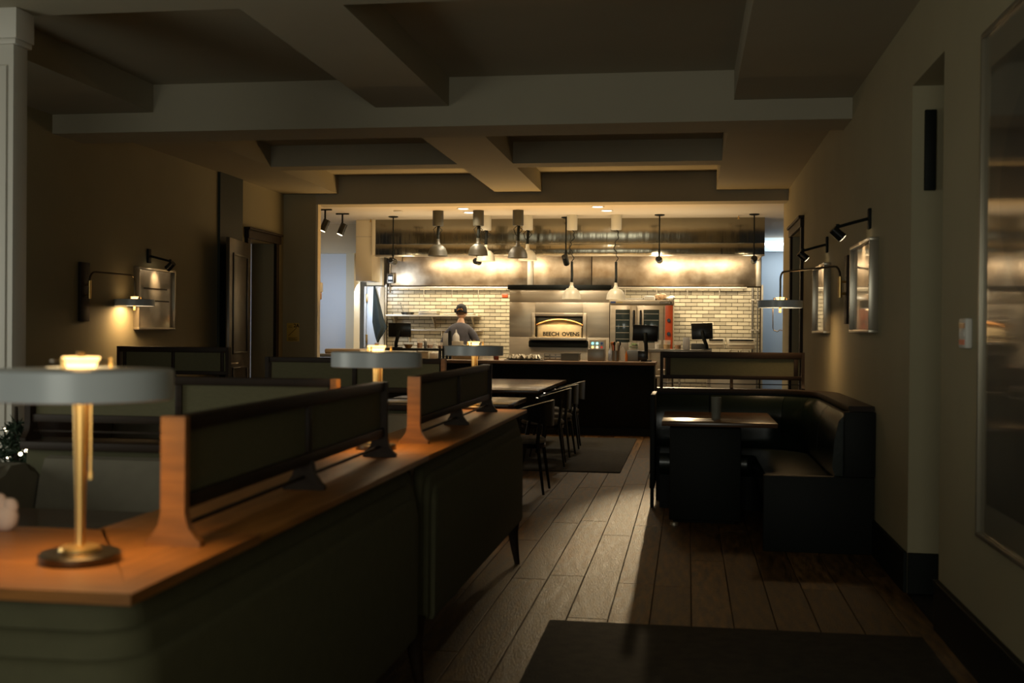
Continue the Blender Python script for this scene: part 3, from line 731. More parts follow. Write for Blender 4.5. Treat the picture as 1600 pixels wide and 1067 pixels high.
x = at(703, 540, 17.1).x
o = MB().lathe([(0, 0), (.028, 0), (.030, .26), (.026, .27), (0, .27)], (x, 17.1, pz-.0), 16).build('thermos_flask', blackg); tag(o, 'slim black flask left of the pale squeeze bottle', 'flask')
# steel plinth holding the pale squeeze bottle
zb_ = at(712, 533, 17.2).z
o = B(at(704.5, 540, 17.2).x+.012, at(722, 540, 17.2).x, 17.1, 17.32, CT-.12, zb_, bev=.004).build('steel_bin', steel); tag(o, 'upright steel bin under the pale squeeze bottle', 'bin')
x = at(712.5, 540, 17.2).x
t = thing('squeeze_bottle', 'large pale squeeze bottle in front of the right arm of the cook', 'bottle', (x, 17.2, zb_))
MB().lathe([(0, 0), (.055, 0), (.055, .06), (.045, .09), (.02, .125), (0, .125)], (x, 17.2, zb_), 20).build('body', mat('milky plastic', (.50, .48, .43), .4), t)
MB().lathe([(0, .125), (.018, .125), (.006, .18), (0, .18)], (x, 17.2, zb_), 12).build('nozzle', mat('milky plastic', (.5, .48, .43), .4), t)
# on the pass counter (left to right)
def cbox(name, u0, u1, v0, Y, depth, m, lab, cat, bev=.006, z=CT, open_=True):
    a, b_ = at(u0, 550, Y).x, at(u1, 550, Y).x; h_ = max(.02, at(u0, v0, Y).z-z)
    mb = MB()
    if open_:
        w = .008
        mb.box(a, b_, Y, Y+depth, z, z+.008).box(a, a+w, Y, Y+depth, z+.008, z+h_).box(b_-w, b_, Y, Y+depth, z+.008, z+h_)
        mb.box(a+w, b_-w, Y, Y+w, z+.008, z+h_).box(a+w, b_-w, Y+depth-w, Y+depth, z+.008, z+h_)
        mb.box(a-.01, b_+.01, Y-.01, Y, z+h_-.008, z+h_).box(a-.01, b_+.01, Y+depth, Y+depth+.01, z+h_-.008, z+h_)
    else: mb.box(a, b_, Y, Y+depth, z, z+h_, bev=bev)
    return tag(mb.build(name, m), lab, cat)
cream_p = mat('cream plastic', (.55, .50, .38), .5)
cbox('food_pan', 653, 669, 549, 16.35, .25, cream_p, 'cream square food pan at the left of the pass counter', 'pan')
cbox('takeaway_box', 671.5, 684, 551, 16.35, .2, paper, 'white takeaway box beside the black bottle rack on the counter', 'box', open_=False)
t = thing('bottle_rack', 'black rack of upright bottles on the counter below the grey card', 'rack', (at(695, 550, 16.4).x, 16.4, CT))
for k in range(4):
    xx = at(687.5+k*5.2, 550, 16.4).x; MB().lathe([(0, 0), (.022, 0), (.022, .13), (.010, .16), (.010, .185), (0, .185)], (xx, 16.4, CT+.006), 12).build('bottle', blackg, t)
B(at(684.7, 550, 16.4).x, at(706, 550, 16.4).x, 16.34, 16.46, CT, CT+.006).build('rack_base', blackm, t)
tr = cbox('herb_crate', 707, 748, 556, 16.3, .34, mat('pale crate wood', (.38, .30, .17), .6, var=.2), 'pale crate heaped with dark greens under the farthest table lamp shade', 'crate')
mb = MB()
for i in range(60):
    xx = random.uniform(at(710, 550, 16.3).x, at(745, 550, 16.3).x); yy = random.uniform(16.34, 16.6)
    mb.sphere((xx, yy, CT+.06+random.uniform(0, .05)), .025, (1.3, .9, .6), 6)
tag(mb.build('leafy_greens', mat('dark leafy greens', (.05, .09, .02), .6, var=.4, vscale=30)), 'heap of dark leafy greens filling the pale crate', 'greens', kind='stuff')
cbox('clear_box', 749, 766, 554, 16.35, .25, clearm, 'clear plastic box beside the pale crate on the counter', 'box')
lath('jam_jar', [(0, 0), (.036, 0), (.04, .02), (.04, .10), (.036, .115), (0, .115)], 775.5, 16.3, CT, mat('dark red jam', (.16, .03, .012), .25, coat=.5), 'dark red jar on the counter right of the lamp shade', 'jar')
a, b_ = at(788, 560, 16.2).x, at(850, 560, 16.2).x
o = B(a, b_, 16.15, 16.55, CT, CT+.012, bev=.004).build('baking_tray', blackg); tag(o, 'flat dark baking tray on the counter in front of the pizza oven', 'tray')
mb = MB()
for i in range(120):
    xx = random.uniform(a+.05, b_-.08); yy = random.uniform(16.2, 16.5); z0 = CT+.012
    ang = random.random()*PI; dx, dy = math.cos(ang)*.045, math.sin(ang)*.045
    mb.tube([(xx-dx, yy-dy, z0+.012), (xx, yy, z0+.02+random.random()*.04), (xx+dx, yy+dy, z0+.015)], [.012, .02, .010], 5)
tag(mb.build('crumpled_foil', mat('silver foil', (.50, .46, .36), .45, .3, var=.5, vscale=20)), 'heap of crumpled foil wraps on the dark baking tray', 'foil', kind='stuff')
st_ = thing('slotted_steel_rack', 'low slotted steel rack on the counter right of the baking tray', 'rack', (at(862, 560, 16.6).x, 16.6, CT))
a, b_ = at(850, 560, 16.6).x, at(877, 560, 16.6).x
B(a, b_, 16.6, 16.62, CT, at(860, 552, 16.6).z, bev=.003).build('plate', steeld, st_)
for i in range(3):
    for j in range(2): B(a+.012+i*.083, a+.075+i*.083, 16.592, 16.599, CT+.02+j*.045, CT+.036+j*.045).build('slat', steel, st_)
cbox('deep_pan', 877, 904, 552, 16.3, .3, mat('dark steel', (.13, .12, .09), .4, .6), 'deep dark steel pan on the counter under the pizza oven', 'pan')
cbox('steel_bin', 918, 944, 545, 16.4, .28, steeld, 'square steel bin in front of the small control box', 'bin', open_=False)
t = thing('scale_unit', 'small appliance with round blue green and amber lit buttons', 'appliance', (at(932, 550, 16.75).x, 16.75, CT))
a, b_ = at(921, 545, 16.75).x, at(946, 545, 16.75).x; z1 = at(930, 530.5, 16.75).z
B(a, b_, 16.72, 16.85, CT, z1, bev=.008).build('case', steel, t)
B(a+.02, b_-.015, 16.715, 16.72, z1-.135, z1-.03).build('panel', mat('pale blue panel', (.35, .42, .45), .4), t)
for i, (cc, st1) in enumerate((((.3, .9, .9), 1.5), ((.4, .95, .85), 1.5), ((.05, .1, .3), 0), ((1, .6, .2), 2), ((1, .7, .4), 2), ((.6, .06, .03), .3))):
    MB().cyl((a+.05+(i % 3)*.065, 16.715, z1-.055-(i//3)*.055), (a+.05+(i % 3)*.065, 16.704, z1-.055-(i//3)*.055), .018, n=14).build('button', mat('button %d' % i, cc, .3, emit=cc, estr=st1), t)
# utensil pot
x = at(962, 550, 16.4).x
t = thing('utensil_pot', 'steel pot full of tongs and spatulas on the counter', 'pot', (x, 16.4, CT))
MB().lathe([(0, 0), (.05, 0), (.055, .15), (.05, .15), (.045, .006), (0, .006)], (x, 16.4, CT), 20).build('pot', steeld, t)
for i in range(6):
    a = i*1.1; dx = math.cos(a)*.05; m_ = (blackm, steel, redm, amber, blackm, steel)[i]
    MB().tube([(x+dx*.5, 16.4+math.sin(a)*.03, CT+.02), (x+dx*1.1, 16.4+math.sin(a)*.04, CT+.24)], .009, 6).sphere((x+dx*1.15, 16.4+math.sin(a)*.04, CT+.25), .022, (.8, .5, 1.3), 8).build('utensil', m_, t)
o = MB().prism([(at(970, 550, 16.5).x, CT), (at(977, 550, 16.5).x, CT), (at(976.5, 550, 16.5).x, CT+.15), (at(973, 550, 16.5).x, CT+.21), (at(969.5, 550, 16.5).x, CT+.17)], 'y', 16.48, 16.54).build('folded_towel', paper); tag(o, 'white towel standing folded beside the utensil pot', 'towel')
lath('hot_sauce_bottle', [(0, 0), (.018, 0), (.018, .09), (.008, .12), (.008, .145), (0, .145)], 979, 16.35, CT, mat('orange sauce', (.6, .18, .03), .3), 'thin orange sauce bottle between the towel and the herb tub', 'bottle')
t = thing('herb_tub', 'grey tub topped with bright green herbs on the counter', 'tub', (at(990, 550, 16.62).x, 16.4, CT))
x = at(990, 550, 16.62).x
B(x-.09, x+.09, 16.55, 16.72, CT, CT+.155, bev=.01).build('tub', mat('grey plastic', (.20, .22, .23), .45), t)
MB().lathe([(0, .155), (.07, .155), (.078, .27), (.074, .27), (.068, .16), (0, .16)], (x, 16.63, CT), 20).build('clear_bowl', clearm, t)
mb = MB()
for i in range(24): mb.sphere((x+random.uniform(-.05, .05), 16.63+random.uniform(-.05, .05), CT+.19+random.uniform(0, .06)), .022, (1.2, 1, .6), 6)
mb.build('herbs', herb, t)
# blue jar
lath('detergent_bottle', [(0, 0), (.025, 0), (.027, .03), (.027, .13), (.012, .16), (.012, .18), (0, .18)], 953.5, 16.5, CT, mat('blue white bottle', (.45, .5, .6), .4), 'pale bottle left of the utensil pot on the counter', 'bottle')

def monitor(u0, u1, v0, v1, Y, base, ub, lab, tilt=0, yaw=0):
    c = at((u0+u1)/2, (v0+v1)/2, Y); w = (u1-u0)/FPX*Y*1.01; h_ = (v1-v0)/FPX*Y*1.0
    xb = at(ub, 550, Y).x
    t = thing('pos_monitor', lab, 'monitor', (xb, Y, base), 'black till monitors on the pass')
    m_ = MB().box(c.x-w/2, c.x+w/2, Y-.015, Y+.012, c.z-h_/2, c.z+h_/2, bev=.010); m_.rot(tilt, 'X', c); m_.rot(yaw, 'Y', c); m_.build('housing', blackg, t)
    MB().box(c.x-w/2+.012, c.x+w/2-.012, Y+.012, Y+.014, c.z-h_/2+.012, c.z+h_/2-.012).rot(tilt, 'X', c).rot(yaw, 'Y', c).build('screen', glassd, t)
    dx = xb-c.x
    MB().tube([(c.x, Y-.02, c.z), (c.x+dx*.35, Y-.06, c.z-.10), (c.x+dx*.9, Y-.065, c.z-.20), (c.x+dx*1.05, Y-.05, (c.z-.22+base)/2), (xb, Y-.03, base+.04)], [.026, .026, .028, .026, .028], 10).build('stand_arm', blackm, t)
    MB().box(xb-.075, xb+.075, Y-.09, Y+.07, base+.0005, base+.016, bev=.006).build('base', blackm, t)
    return t
monitor(606, 643, 504, 527, 17.2, pz, 620, 'black till monitor turned away at the left end of the pass', .05)
t = monitor(989, 1028, 508, 533, 16.45, CT, 1010, 'black till monitor facing away in front of the convection oven', .05, .04)
x = at(1006, 550, 16.45).x
B(x-.08, x+.05, 16.33, 16.47, CT+.017, CT+.15, bev=.008).build('printer_block', blackg, t)
monitor(1081, 1113, 505, 530, 17.15, pz2, 1104, 'black till monitor on an angled arm at the right end of the pass', -.05, -.04)
g = 'clear tubs on the right pass shelf'
tub(1028, 17.1, pz2, .05, .13, paper, 'clear tub of white filling, left on the right pass shelf', g)
tub(1042, 17.1, pz2, .055, .13, mat('mustard', (.45, .26, .05), .5), 'clear tub of mustard yellow filling on the right pass shelf', g)
tub(1059, 17.1, pz2, .052, .12, amber, 'clear tub of brown filling beside the grey stand on the right pass shelf', g)
o = B(at(1067, 540, 17.1).x, at(1078, 540, 17.1).x, 17.09, 17.12, pz2, pz2+.18, bev=.003).build('card_stand', mat('pale grey card', (.42, .42, .42), .6)); tag(o, 'pale grey card stand on the right pass shelf', 'stand')
o = B(at(1080, 540, 17.3).x, at(1103, 540, 17.3).x, 17.28, 17.44, pz2, pz2+.09, bev=.005).build('black_bin', mat('dark grey bin', (.05, .05, .045), .4)); tag(o, 'low dark bin below the right till monitor', 'bin')
# cooking range against the right tiles
rg = thing('cooking_range', 'white and steel cooking range with racks against the right tiled wall', 'range', (.62, 19.0, 0))
a, b_ = at(1105, 530, 18.9).x, at(1180, 530, 18.9).x; zt = at(1140, 529, 18.9).z
mid = (a+b_)/2
for i, (p0, p1) in enumerate(((a, mid-.1), (mid-.06, b_))):
    B(p0, p1, 18.9, 19.3, zt-.16, zt, bev=.008).build('back_riser', mat('cream range enamel', (.62, .56, .42), .35), rg)
    B(p0+.03, p1-.03, 18.893, 18.90, zt-.035, zt-.012).build('vent_slot', blackm, rg)
    B(p0+.02, p1-.02, 18.885, 18.90, zt-.105, zt-.095, bev=.002).build('rail', steel, rg)
B(a, b_, 18.6, 19.4, .1, .92, bev=.01).build('body', steel, rg)
for i in range(3):
    cxx = mid-.02+i*.17
    MB().tube([(cxx, 18.75, .92), (cxx, 18.75, zt-.19), (cxx+.13, 18.75, zt-.19), (cxx+.13, 18.75, .92)], .008, 6).build('pot_rack', darkbr, rg)
    MB().lathe([(0, .0), (.05, .0), (.055, .12), (0, .13)], (cxx+.065, 18.85, .92+.0), 14).build('copper_pot', mat('pale pink pot', (.6, .35, .25), .4), rg)
for xx in (a+.05, b_-.05):
    for yy in (18.65, 19.3): MB().cyl((xx, yy, 0), (xx, yy, .1), .025, n=10).build('leg', steel, rg)
# pipes at right end of tiled wall
pp = thing('gas_pipes', 'pair of vertical steel pipes at the right end of the tiled wall', 'pipe', (1.09, YK-.06, 0))
for k, xx in enumerate((1.05, 1.13)):
    MB().cyl((xx, YK-.06, 0), (xx, YK-.06, 2.2), .018 if k == 0 else .012, n=12).build('pipe', steeld, pp)
    for z in (.6, 1.5, 2.0): MB().box(xx-.025, xx+.025, YK-.082, YK-.011, z-.012, z+.012).build('clip', steel, pp)
# back prep bench under the shelf
wb2 = thing('prep_bench', 'stainless prep bench where the cook works below the wall shelves', 'bench', (-4.0, 19.0, 0))
B(-5.05, -2.95, 18.75, 19.47, .86, .90, bev=.005).build('top', steel, wb2)
B(-5.0, -3.0, 18.8, 19.45, .25, .28, bev=.004).build('shelf', steel, wb2)
for a in (-5.0, -3.0):
    for b_ in (18.8, 19.42): MB().cyl((a, b_, 0), (a, b_, .86), .02, n=10).build('leg', steel, wb2)

# ------------------------------------------------------------------ cook
def skinned(name, pts, edges, rad, m, parent, sub=2, root=0):
    me = bpy.data.meshes.new(name); off = parent.location
    me.from_pydata([tuple(Vector(p)-off) for p in pts], edges, [])
    o = bpy.data.objects.new(name, me); COL.objects.link(o); o.parent = parent
    o.modifiers.new('skin', 'SKIN'); o.modifiers.new('sub', 'SUBSURF')
    o.modifiers['sub'].levels = sub; o.modifiers['sub'].render_levels = sub
    sv = me.skin_vertices[0].data
    for i, r in enumerate(rad):
        sv[i].radius = (r if isinstance(r, tuple) else (r, r)); sv[i].use_root = (i == root)
    me.materials.append(m)
    for md in o.modifiers:
        if md.type == 'SKIN': md.use_smooth_shade = True
    return o
px_, py_ = at(719, 510, 18.25).x, 18.25
pe = thing('person', 'cook seen from behind in grey shirt and black cap, head bowed over the bench', 'person', (px_, py_, 0))
def Q(x, y, z): return (px_+x, py_+y, z)
pts = [Q(0, 0, 1.02), Q(0, .0, 1.2), Q(0, .0, 1.38), Q(0, .02, 1.50), Q(0, .05, 1.575), Q(0, .085, 1.66),
       Q(-.10, .01, .93), Q(-.11, .02, .50), Q(-.11, 0, .09), Q(-.12, .13, .04),
       Q(.10, .01, .93), Q(.11, .02, .50), Q(.11, 0, .09), Q(.12, .13, .04),
       Q(-.13, .01, 1.46), Q(-.205, .02, 1.39), Q(-.285, .05, 1.20), Q(-.20, .28, 1.02), Q(-.17, .38, .985),
       Q(.13, .01, 1.46), Q(.205, .02, 1.39), Q(.285, .05, 1.20), Q(.20, .28, 1.02), Q(.17, .38, .985)]
edges = [(0, 1), (1, 2), (2, 3), (3, 4), (4, 5), (0, 6), (6, 7), (7, 8), (8, 9), (0, 10), (10, 11), (11, 12), (12, 13),
         (3, 14), (14, 15), (15, 16), (16, 17), (17, 18), (3, 19), (19, 20), (20, 21), (21, 22), (22, 23)]
rad = [(.15, .11), (.15, .11), (.165, .12), (.12, .09), .055, .06, .085, .06, .04, .035, .085, .06, .04, .035, .045, .045, .042, .033, .028, .045, .045, .042, .033, .028]
skinned('body', pts, edges, rad, skin, pe)
MB().sphere(Q(0, .105, 1.745), .098, (.80, .98, 1.14), 24).build('head', skin, pe)
MB().sphere(Q(-.082, .10, 1.735), .022, (.5, .8, 1.3), 10).sphere(Q(.082, .10, 1.735), .022, (.5, .8, 1.3), 10).build('ears', skin, pe)
MB().sphere(Q(0, .205, 1.72), .02, (.8, 1.2, 1.2), 8).build('nose', skin, pe)
MB().sphere(Q(-.03, .195, 1.745), .010, (1, .6, 1), 8).sphere(Q(.03, .195, 1.745), .010, (1, .6, 1), 8).build('eyes', blackg, pe)
MB().sphere(Q(0, .195, 1.685), .014, (1.7, .5, .5), 8).build('mouth', redm, pe)
hairm = mat('short brown hair', (.10, .05, .02), .8)
MB().sphere(Q(0, .085, 1.762), .097, (.83, .93, .97), 20).build('hair', hairm, pe)
mb = MB(); mb.lathe([(.0, .125), (.035, .12), (.068, .10), (.088, .055), (.094, 0), (.094, -.025), (.088, -.025), (.086, .0), (0, .02)], Q(0, .085, 1.76), 28, sy=1.08)
mb.rot(math.radians(-14), 'X', Q(0, .085, 1.76)); cap = mb.build('cap', mat('black cap cloth', (.008, .008, .008), .8), pe)
mb = MB(); mb.prism([(px_-.072+.0, py_+.15), (px_+.072, py_+.15), (px_+.06, py_+.25), (px_, py_+.275), (px_-.06, py_+.25)], 'z', 1.735, 1.745); mb.build('peak', MATS['black cap cloth'], cap)
MB().tube([Q(-.045, -.012, 1.775), Q(-.02, -.022, 1.80), Q(.0, -.024, 1.79), Q(.025, -.022, 1.805), Q(.04, -.014, 1.775)], .006, 6).build('emblem', mat('orange thread', (.65, .25, .04), .6), cap)
MB().box(px_-.115, px_-.085, py_+.06, py_+.13, 1.745, 1.80, bev=.008).build('ear_protector', blackg, pe)
sp = [Q(0, 0, .92), Q(0, 0, 1.08), Q(0, -.005, 1.22), Q(0, -.01, 1.36), Q(0, .0, 1.47), Q(0, .035, 1.56),
      Q(-.12, .0, 1.47), Q(-.205, .015, 1.395), Q(-.275, .04, 1.24), Q(-.29, .08, 1.12), Q(.12, .0, 1.47), Q(.205, .015, 1.395), Q(.275, .04, 1.24), Q(.29, .08, 1.12)]
se = [(0, 1), (1, 2), (2, 3), (3, 4), (4, 5), (4, 6), (6, 7), (7, 8), (8, 9), (4, 10), (10, 11), (11, 12), (12, 13)]
skinned('shirt', sp, se, [(.17, .125), (.175, .13), (.175, .13), (.19, .14), (.15, .11), .065, .080, .074, .064, .062, .080, .074, .064, .062], shirtm, pe, root=1)
for sx in (-.13, .12, .04):
    MB().tube([Q(sx, -.135, 1.40), Q(sx*1.05, -.137, 1.25), Q(sx*1.1, -.128, 1.05)], .004, 5).build('shirt_fold', shirtm, pe)
tp = [Q(0, 0, .94), Q(-.10, .01, .88), Q(-.11, .02, .5), Q(-.11, 0, .12), Q(.10, .01, .88), Q(.11, .02, .5), Q(.11, 0, .12)]
skinned('trousers', tp, [(0, 1), (1, 2), (2, 3), (0, 4), (4, 5), (5, 6)], [(.16, .12), .10, .085, .07, .10, .085, .07], mat('black trousers', (.012, .012, .014), .85), pe)
for s_ in (-1, 1):
    MB().box(px_+s_*.11-.05, px_+s_*.11+.05, py_-.08, py_+.19, 0, .085, bev=.03, seg=3).build('shoe', blackg, pe)
    hx_, hy_, hz_ = px_+s_*.17, py_+.40, .975
    mb = MB(); mb.sphere((hx_, hy_, hz_), .04, (.95, 1.15, .5), 12)
    for k in range(4):
        o_ = (-.027+k*.018)*1; L_ = (.065, .075, .07, .055)[k]
        mb.tube([(hx_+o_, hy_+.03, hz_), (hx_+o_*1.2, hy_+.03+L_*.55, hz_+.004), (hx_+o_*1.2, hy_+.03+L_, hz_-.022)], [.0095, .009, .0075], 7)
    mb.tube([(hx_-s_*.03, hy_, hz_), (hx_-s_*.055, hy_+.025, hz_-.005), (hx_-s_*.06, hy_+.05, hz_-.015)], [.011, .010, .008], 7)
    mb.build('hand', skin, pe)

# ------------------------------------------------------------------ pictures, sconces on the walls
artm = mat('faded print', (.42, .34, .24), .6, coat=1, var=.45, vscale=2.2, col2=(.10, .085, .06))
artg = mat('pale drawing', (.50, .44, .34), .5, coat=1, var=.5, vscale=1.6, col2=(.16, .15, .12))
def wall_picture(X, s_, y0, y1, z0, z1, dep, m, lab, fm=framem, fw_=.022):
    t = thing('framed_picture', lab, 'picture', (X, (y0+y1)/2, z0))
    xa, xb = (X-dep, X) if s_ < 0 else (X, X+dep)
    for a, b_, c, d_ in ((y0, y1, z0, z0+fw_), (y0, y1, z1-fw_, z1), (y0, y0+fw_, z0+fw_, z1-fw_), (y1-fw_, y1, z0+fw_, z1-fw_)):
        B(xa, xb, a, b_, c, d_, bev=.002).build('frame', fm, t)
    q = X+s_*dep*.55
    B(min(q, X), max(q, X), y0+fw_, y1-fw_, z0+fw_, z1-fw_).build('print', m, t, smooth=False)
    return t, q
t, q = wall_picture(XR, -1, 7.70, 8.62, 1.44, 2.06, .06, artg, 'silver framed picture on the right wall nearer the camera, under the nearer picture light')
t, q = wall_picture(XR, -1, 10.22, 11.15, 1.44, 2.05, .06, artg, 'silver framed picture on the right wall farther back, by the arm lamp')
t, q = wall_picture(XL, 1, 10.45, 11.25, 1.42, 2.03, .06, artg, 'silver framed picture on the left wall half behind the arm lamp')
# small drawing lines inside the left picture
for z, w in ((1.82, .5), (1.70, .6)):
    B(q, q+.003, 10.85-w/2, 10.85+w/2, z, z+.014).build('print_band', walnut, t)
bigm = mat('dark print under glass', (.075, .070, .050), .5, coat=1, var=.6, vscale=1.1, col2=(.02, .022, .018))
t, q = wall_picture(XR, -1, 3.0, 4.97, .60, 2.66, .035, mat('pale mount under glass', (.16, .145, .10), .5, coat=1), 'very large glazed picture at the right edge reflecting the kitchen', mat('thin pale frame', (.25, .22, .16), .35, .5), .02)
B(q-.003, q, 3.12, 4.85, .75, 2.5).build('artwork', bigm, t, smooth=False)
mb = MB(); pts = [(4.15+math.cos(a/20*PI*2)*.55, 1.95+math.sin(a/20*PI*2)*.42) for a in range(20)]
mb.prism(pts, 'x', q-.0045, q-.003).build('painted_shape', mat('dark painted shape', (.010, .014, .016), .5, coat=1), t, smooth=False)

def picture_light(X, s_, y, z, lab):
    t = thing('picture_light', lab, 'light', (X, y, z), 'black wall picture lights')
    MB().box(min(X, X+s_*.02), max(X, X+s_*.02), y-.035, y+.035, z-.07, z+.07, bev=.006).build('wall_plate', blackm, t)
    e = Vector((X+s_*.21, y+.05, z-.05))
    MB().tube([(X+s_*.02, y, z), (X+s_*.10, y+.01, z-.02), tuple(e)], .011, 8).build('arm', blackm, t)
    d = Vector((-s_*.75, .1, -.65)).normalized()
    MB().cyl(e+Vector((0, 0, .02)), e-Vector((0, 0, .05)), .012, n=8).build('knuckle', blackm, t)
    c = e+Vector((0, 0, -.045))
    MB().cyl(c-d*.045, c+d*.045, .031, .035, 20).build('head', blackg, t)
    MB().cyl(c+d*.040, c+d*.047, .029, .029, 20).build('lens', bulbs, t)
    l_ = light('picture_beam', 'SPOT', c+d*.07-Vector((X, y, z)), 5.0, (1, .66, .34), spot=75, parent=t, blend=.9)
    l_.rotation_euler = d.to_track_quat('-Z', 'Y').to_euler()
picture_light(XR, -1, 8.05, 2.21, 'black picture light on the right wall nearer the camera')
picture_light(XR, -1, 10.45, 2.22, 'black picture light on the right wall farther back')
picture_light(XL, 1, 10.75, 2.15, 'black picture light on the left wall above the silver framed picture')

SH = .185
def drum(t, c, R=SH, h_=.062):
    # thin drum shade with open top ring, brass dish and glass
    x, y, z = c
    MB().lathe([(R-.004, 0), (R, .002), (R, h_-.002), (R-.003, h_), (.07, h_+.004), (.07, h_), (R-.008, h_-.004), (R-.006, .0)], c, 64, close=True).build('drum_shade', shadem, t)
    MB().lathe([(0, .006), (R-.008, .006), (R-.008, .009), (0, .009)], c, 48).build('diffuser', diffm, t)
    MB().lathe([(.018, h_*.6), (.026, h_+.006), (.036, h_+.026), (.038, h_+.025), (.028, h_+.004), (.021, h_*.55)], c, 32, close=True).build('glass_funnel', bulbm, t)
    MB().lathe([(0, h_*.7), (.017, h_*.75), (.022, h_+.010), (.014, h_+.018), (0, h_+.018)], c, 20).build('glass_bulb', bulbm, t)
    MB().lathe([(.058, h_+.016), (.061, h_+.016), (.061, h_+.019), (.058, h_+.019)], c, 40, close=True).build('ring', darkbr, t)
    for k in range(3):
        mb = MB(); a = .4+k*2*PI/3; mb.cyl((x+math.cos(a)*.0595, y+math.sin(a)*.0595, z+h_), (x+math.cos(a)*.0595, y+math.sin(a)*.0595, z+h_+.024), .004, n=8)
        mb.build('ring_post', brass, t)
    MB().cyl((x, y, z+h_+.017), (x, y, z+h_+.036), .007, .010, 12).build('finial', darkbr, t)
def table_lamp(x, y, z, lab, e=3.0):
    t = thing('table_lamp', lab, 'lamp', (x, y, z), 'brass stemmed table lamps on the banquette top')
    MB().lathe([(0, 0), (.080, 0), (.082, .004), (.082, .016), (.078, .020), (.045, .022), (.045, .024), (0, .024)], (x, y, z), 48).build('base', darkbr, t)
    MB().lathe([(0, .0245), (.043, .0245), (.040, .031), (.02, .034), (0, .034)], (x, y, z), 32).build('base_disc', brass, t)
    MB().lathe([(.0095, .03), (.0095, .10), (.011, .15), (.0165, .345), (0, .345)], (x, y, z), 20).build('stem', brass, t)
    MB().cyl((x+.022, y, z+.18), (x+.022, y, z+.345), .0028, n=8).cyl((x+.022, y, z+.17), (x+.022, y, z+.185), .005, n=8).build('pull_rod', brass, t)
    drum(t, (x, y, z+.335))
    light('lamp_beam', 'AREA', (0, 0, .335), e, TUNG, .26, target=None, parent=t).data.spread = math.radians(118)
    light('lamp_top_glow', 'POINT', (0, 0, .47), .12, TUNG, parent=t, rad=.02)
    return t
CAPZ = .94
table_lamp(-1.24, 2.22, CAPZ, 'nearest table lamp with grey drum shade and brass stem, front left', 1.05)
table_lamp(-1.26, 4.58, CAPZ, 'middle table lamp standing between the two low oak screens', 1.25)
table_lamp(-1.33, 7.12, CAPZ, 'farthest table lamp, at the far end of the long banquette top', 1.3)

def arm_lamp(X, s_, y, pz_, c, lab, e):
    t = thing('wall_lamp', lab, 'lamp', (X, y, pz_), 'swing-arm wall lamps')
    MB().box(min(X, X+s_*.03), max(X, X+s_*.03), y-.075, y+.075, pz_-.26, pz_+.26, bev=.004).build('back_plate', walnut, t)
    ax = X+s_*.07
    MB().cyl((ax, y, pz_-.06), (ax, y, pz_+.10), .014, n=12).cyl((X+s_*.03, y, pz_-.03), (ax, y, pz_-.03), .009, n=8).cyl((X+s_*.03, y, pz_+.06), (ax, y, pz_+.06), .009, n=8).build('pivot', brass, t)
    zt = pz_+.18; cx, cy, cz = c
    d = Vector((cx-ax, cy-y, 0)); L_ = d.length; d.normalize()
    P_ = [(ax, y, pz_+.05), (ax, y, zt-.08)]
    for i in range(5):
        a = i/4*PI/2; P_.append((ax+d.x*.08*(1-math.cos(a)), y+d.y*.08*(1-math.cos(a)), zt-.08+.08*math.sin(a)))
    for i in range(5):
        a = i/4*PI/2; r_ = L_-.06+.06*math.sin(a); P_.append((ax+d.x*r_, y+d.y*r_, zt-.06+.06*math.cos(a)))
    P_.append((cx, cy, cz+.06))
    MB().tube(P_, .0085, 8).build('arm', darkbr, t)
    drum(t, c)
    MB().cyl((cx, cy, cz-.04), (cx, cy, cz+.006), .010, n=12).build('socket', brass, t)
    light('lamp_beam', 'AREA', Vector((cx, cy, cz-.01))-t.location, e, (1, .60, .25), .26, target=None, parent=t)
    light('lamp_top_glow', 'POINT', Vector((cx, cy, cz+.14))-t.location, .10, TUNG, parent=t, rad=.02)
    return t
pc = at(210, 478, 10.2)
arm_lamp(XL, 1, 9.5, 1.75, (pc.x, 10.2, pc.z), 'swing-arm lamp with grey drum shade on the left wall', 5.5)
pc = at(1219, 481, 9.9)
t = arm_lamp(XR, -1, 9.05, 1.77, (pc.x, 9.9, pc.z), 'swing-arm lamp with grey drum shade on the right wall', 4.5)
o = MB().tube([(pc.x-.06, 9.9, pc.z), (pc.x-.058, 9.9, pc.z-.17), (pc.x-.05, 9.9, pc.z-.19), (pc.x-.02, 9.9, pc.z-.20), (pc.x, 9.9, pc.z-.185), (pc.x+.02, 9.9, pc.z-.19)], .004, 6).build('pull_cord', darkbr, t)
# switch / call point on right wall by the large picture
t = thing('wall_panel_switch', 'small white wall panel with coloured sticker left of the large picture', 'switch', (XR, 5.25, 1.38))
B(XR-.03, XR, 5.20, 5.32, 1.37, 1.50, bev=.006).build('case', whitem, t)
for i in range(3): B(XR-.033, XR-.03, 5.215, 5.305, 1.385+i*.036, 1.408+i*.036).build('sticker', (redm, paper, amber)[i], t)
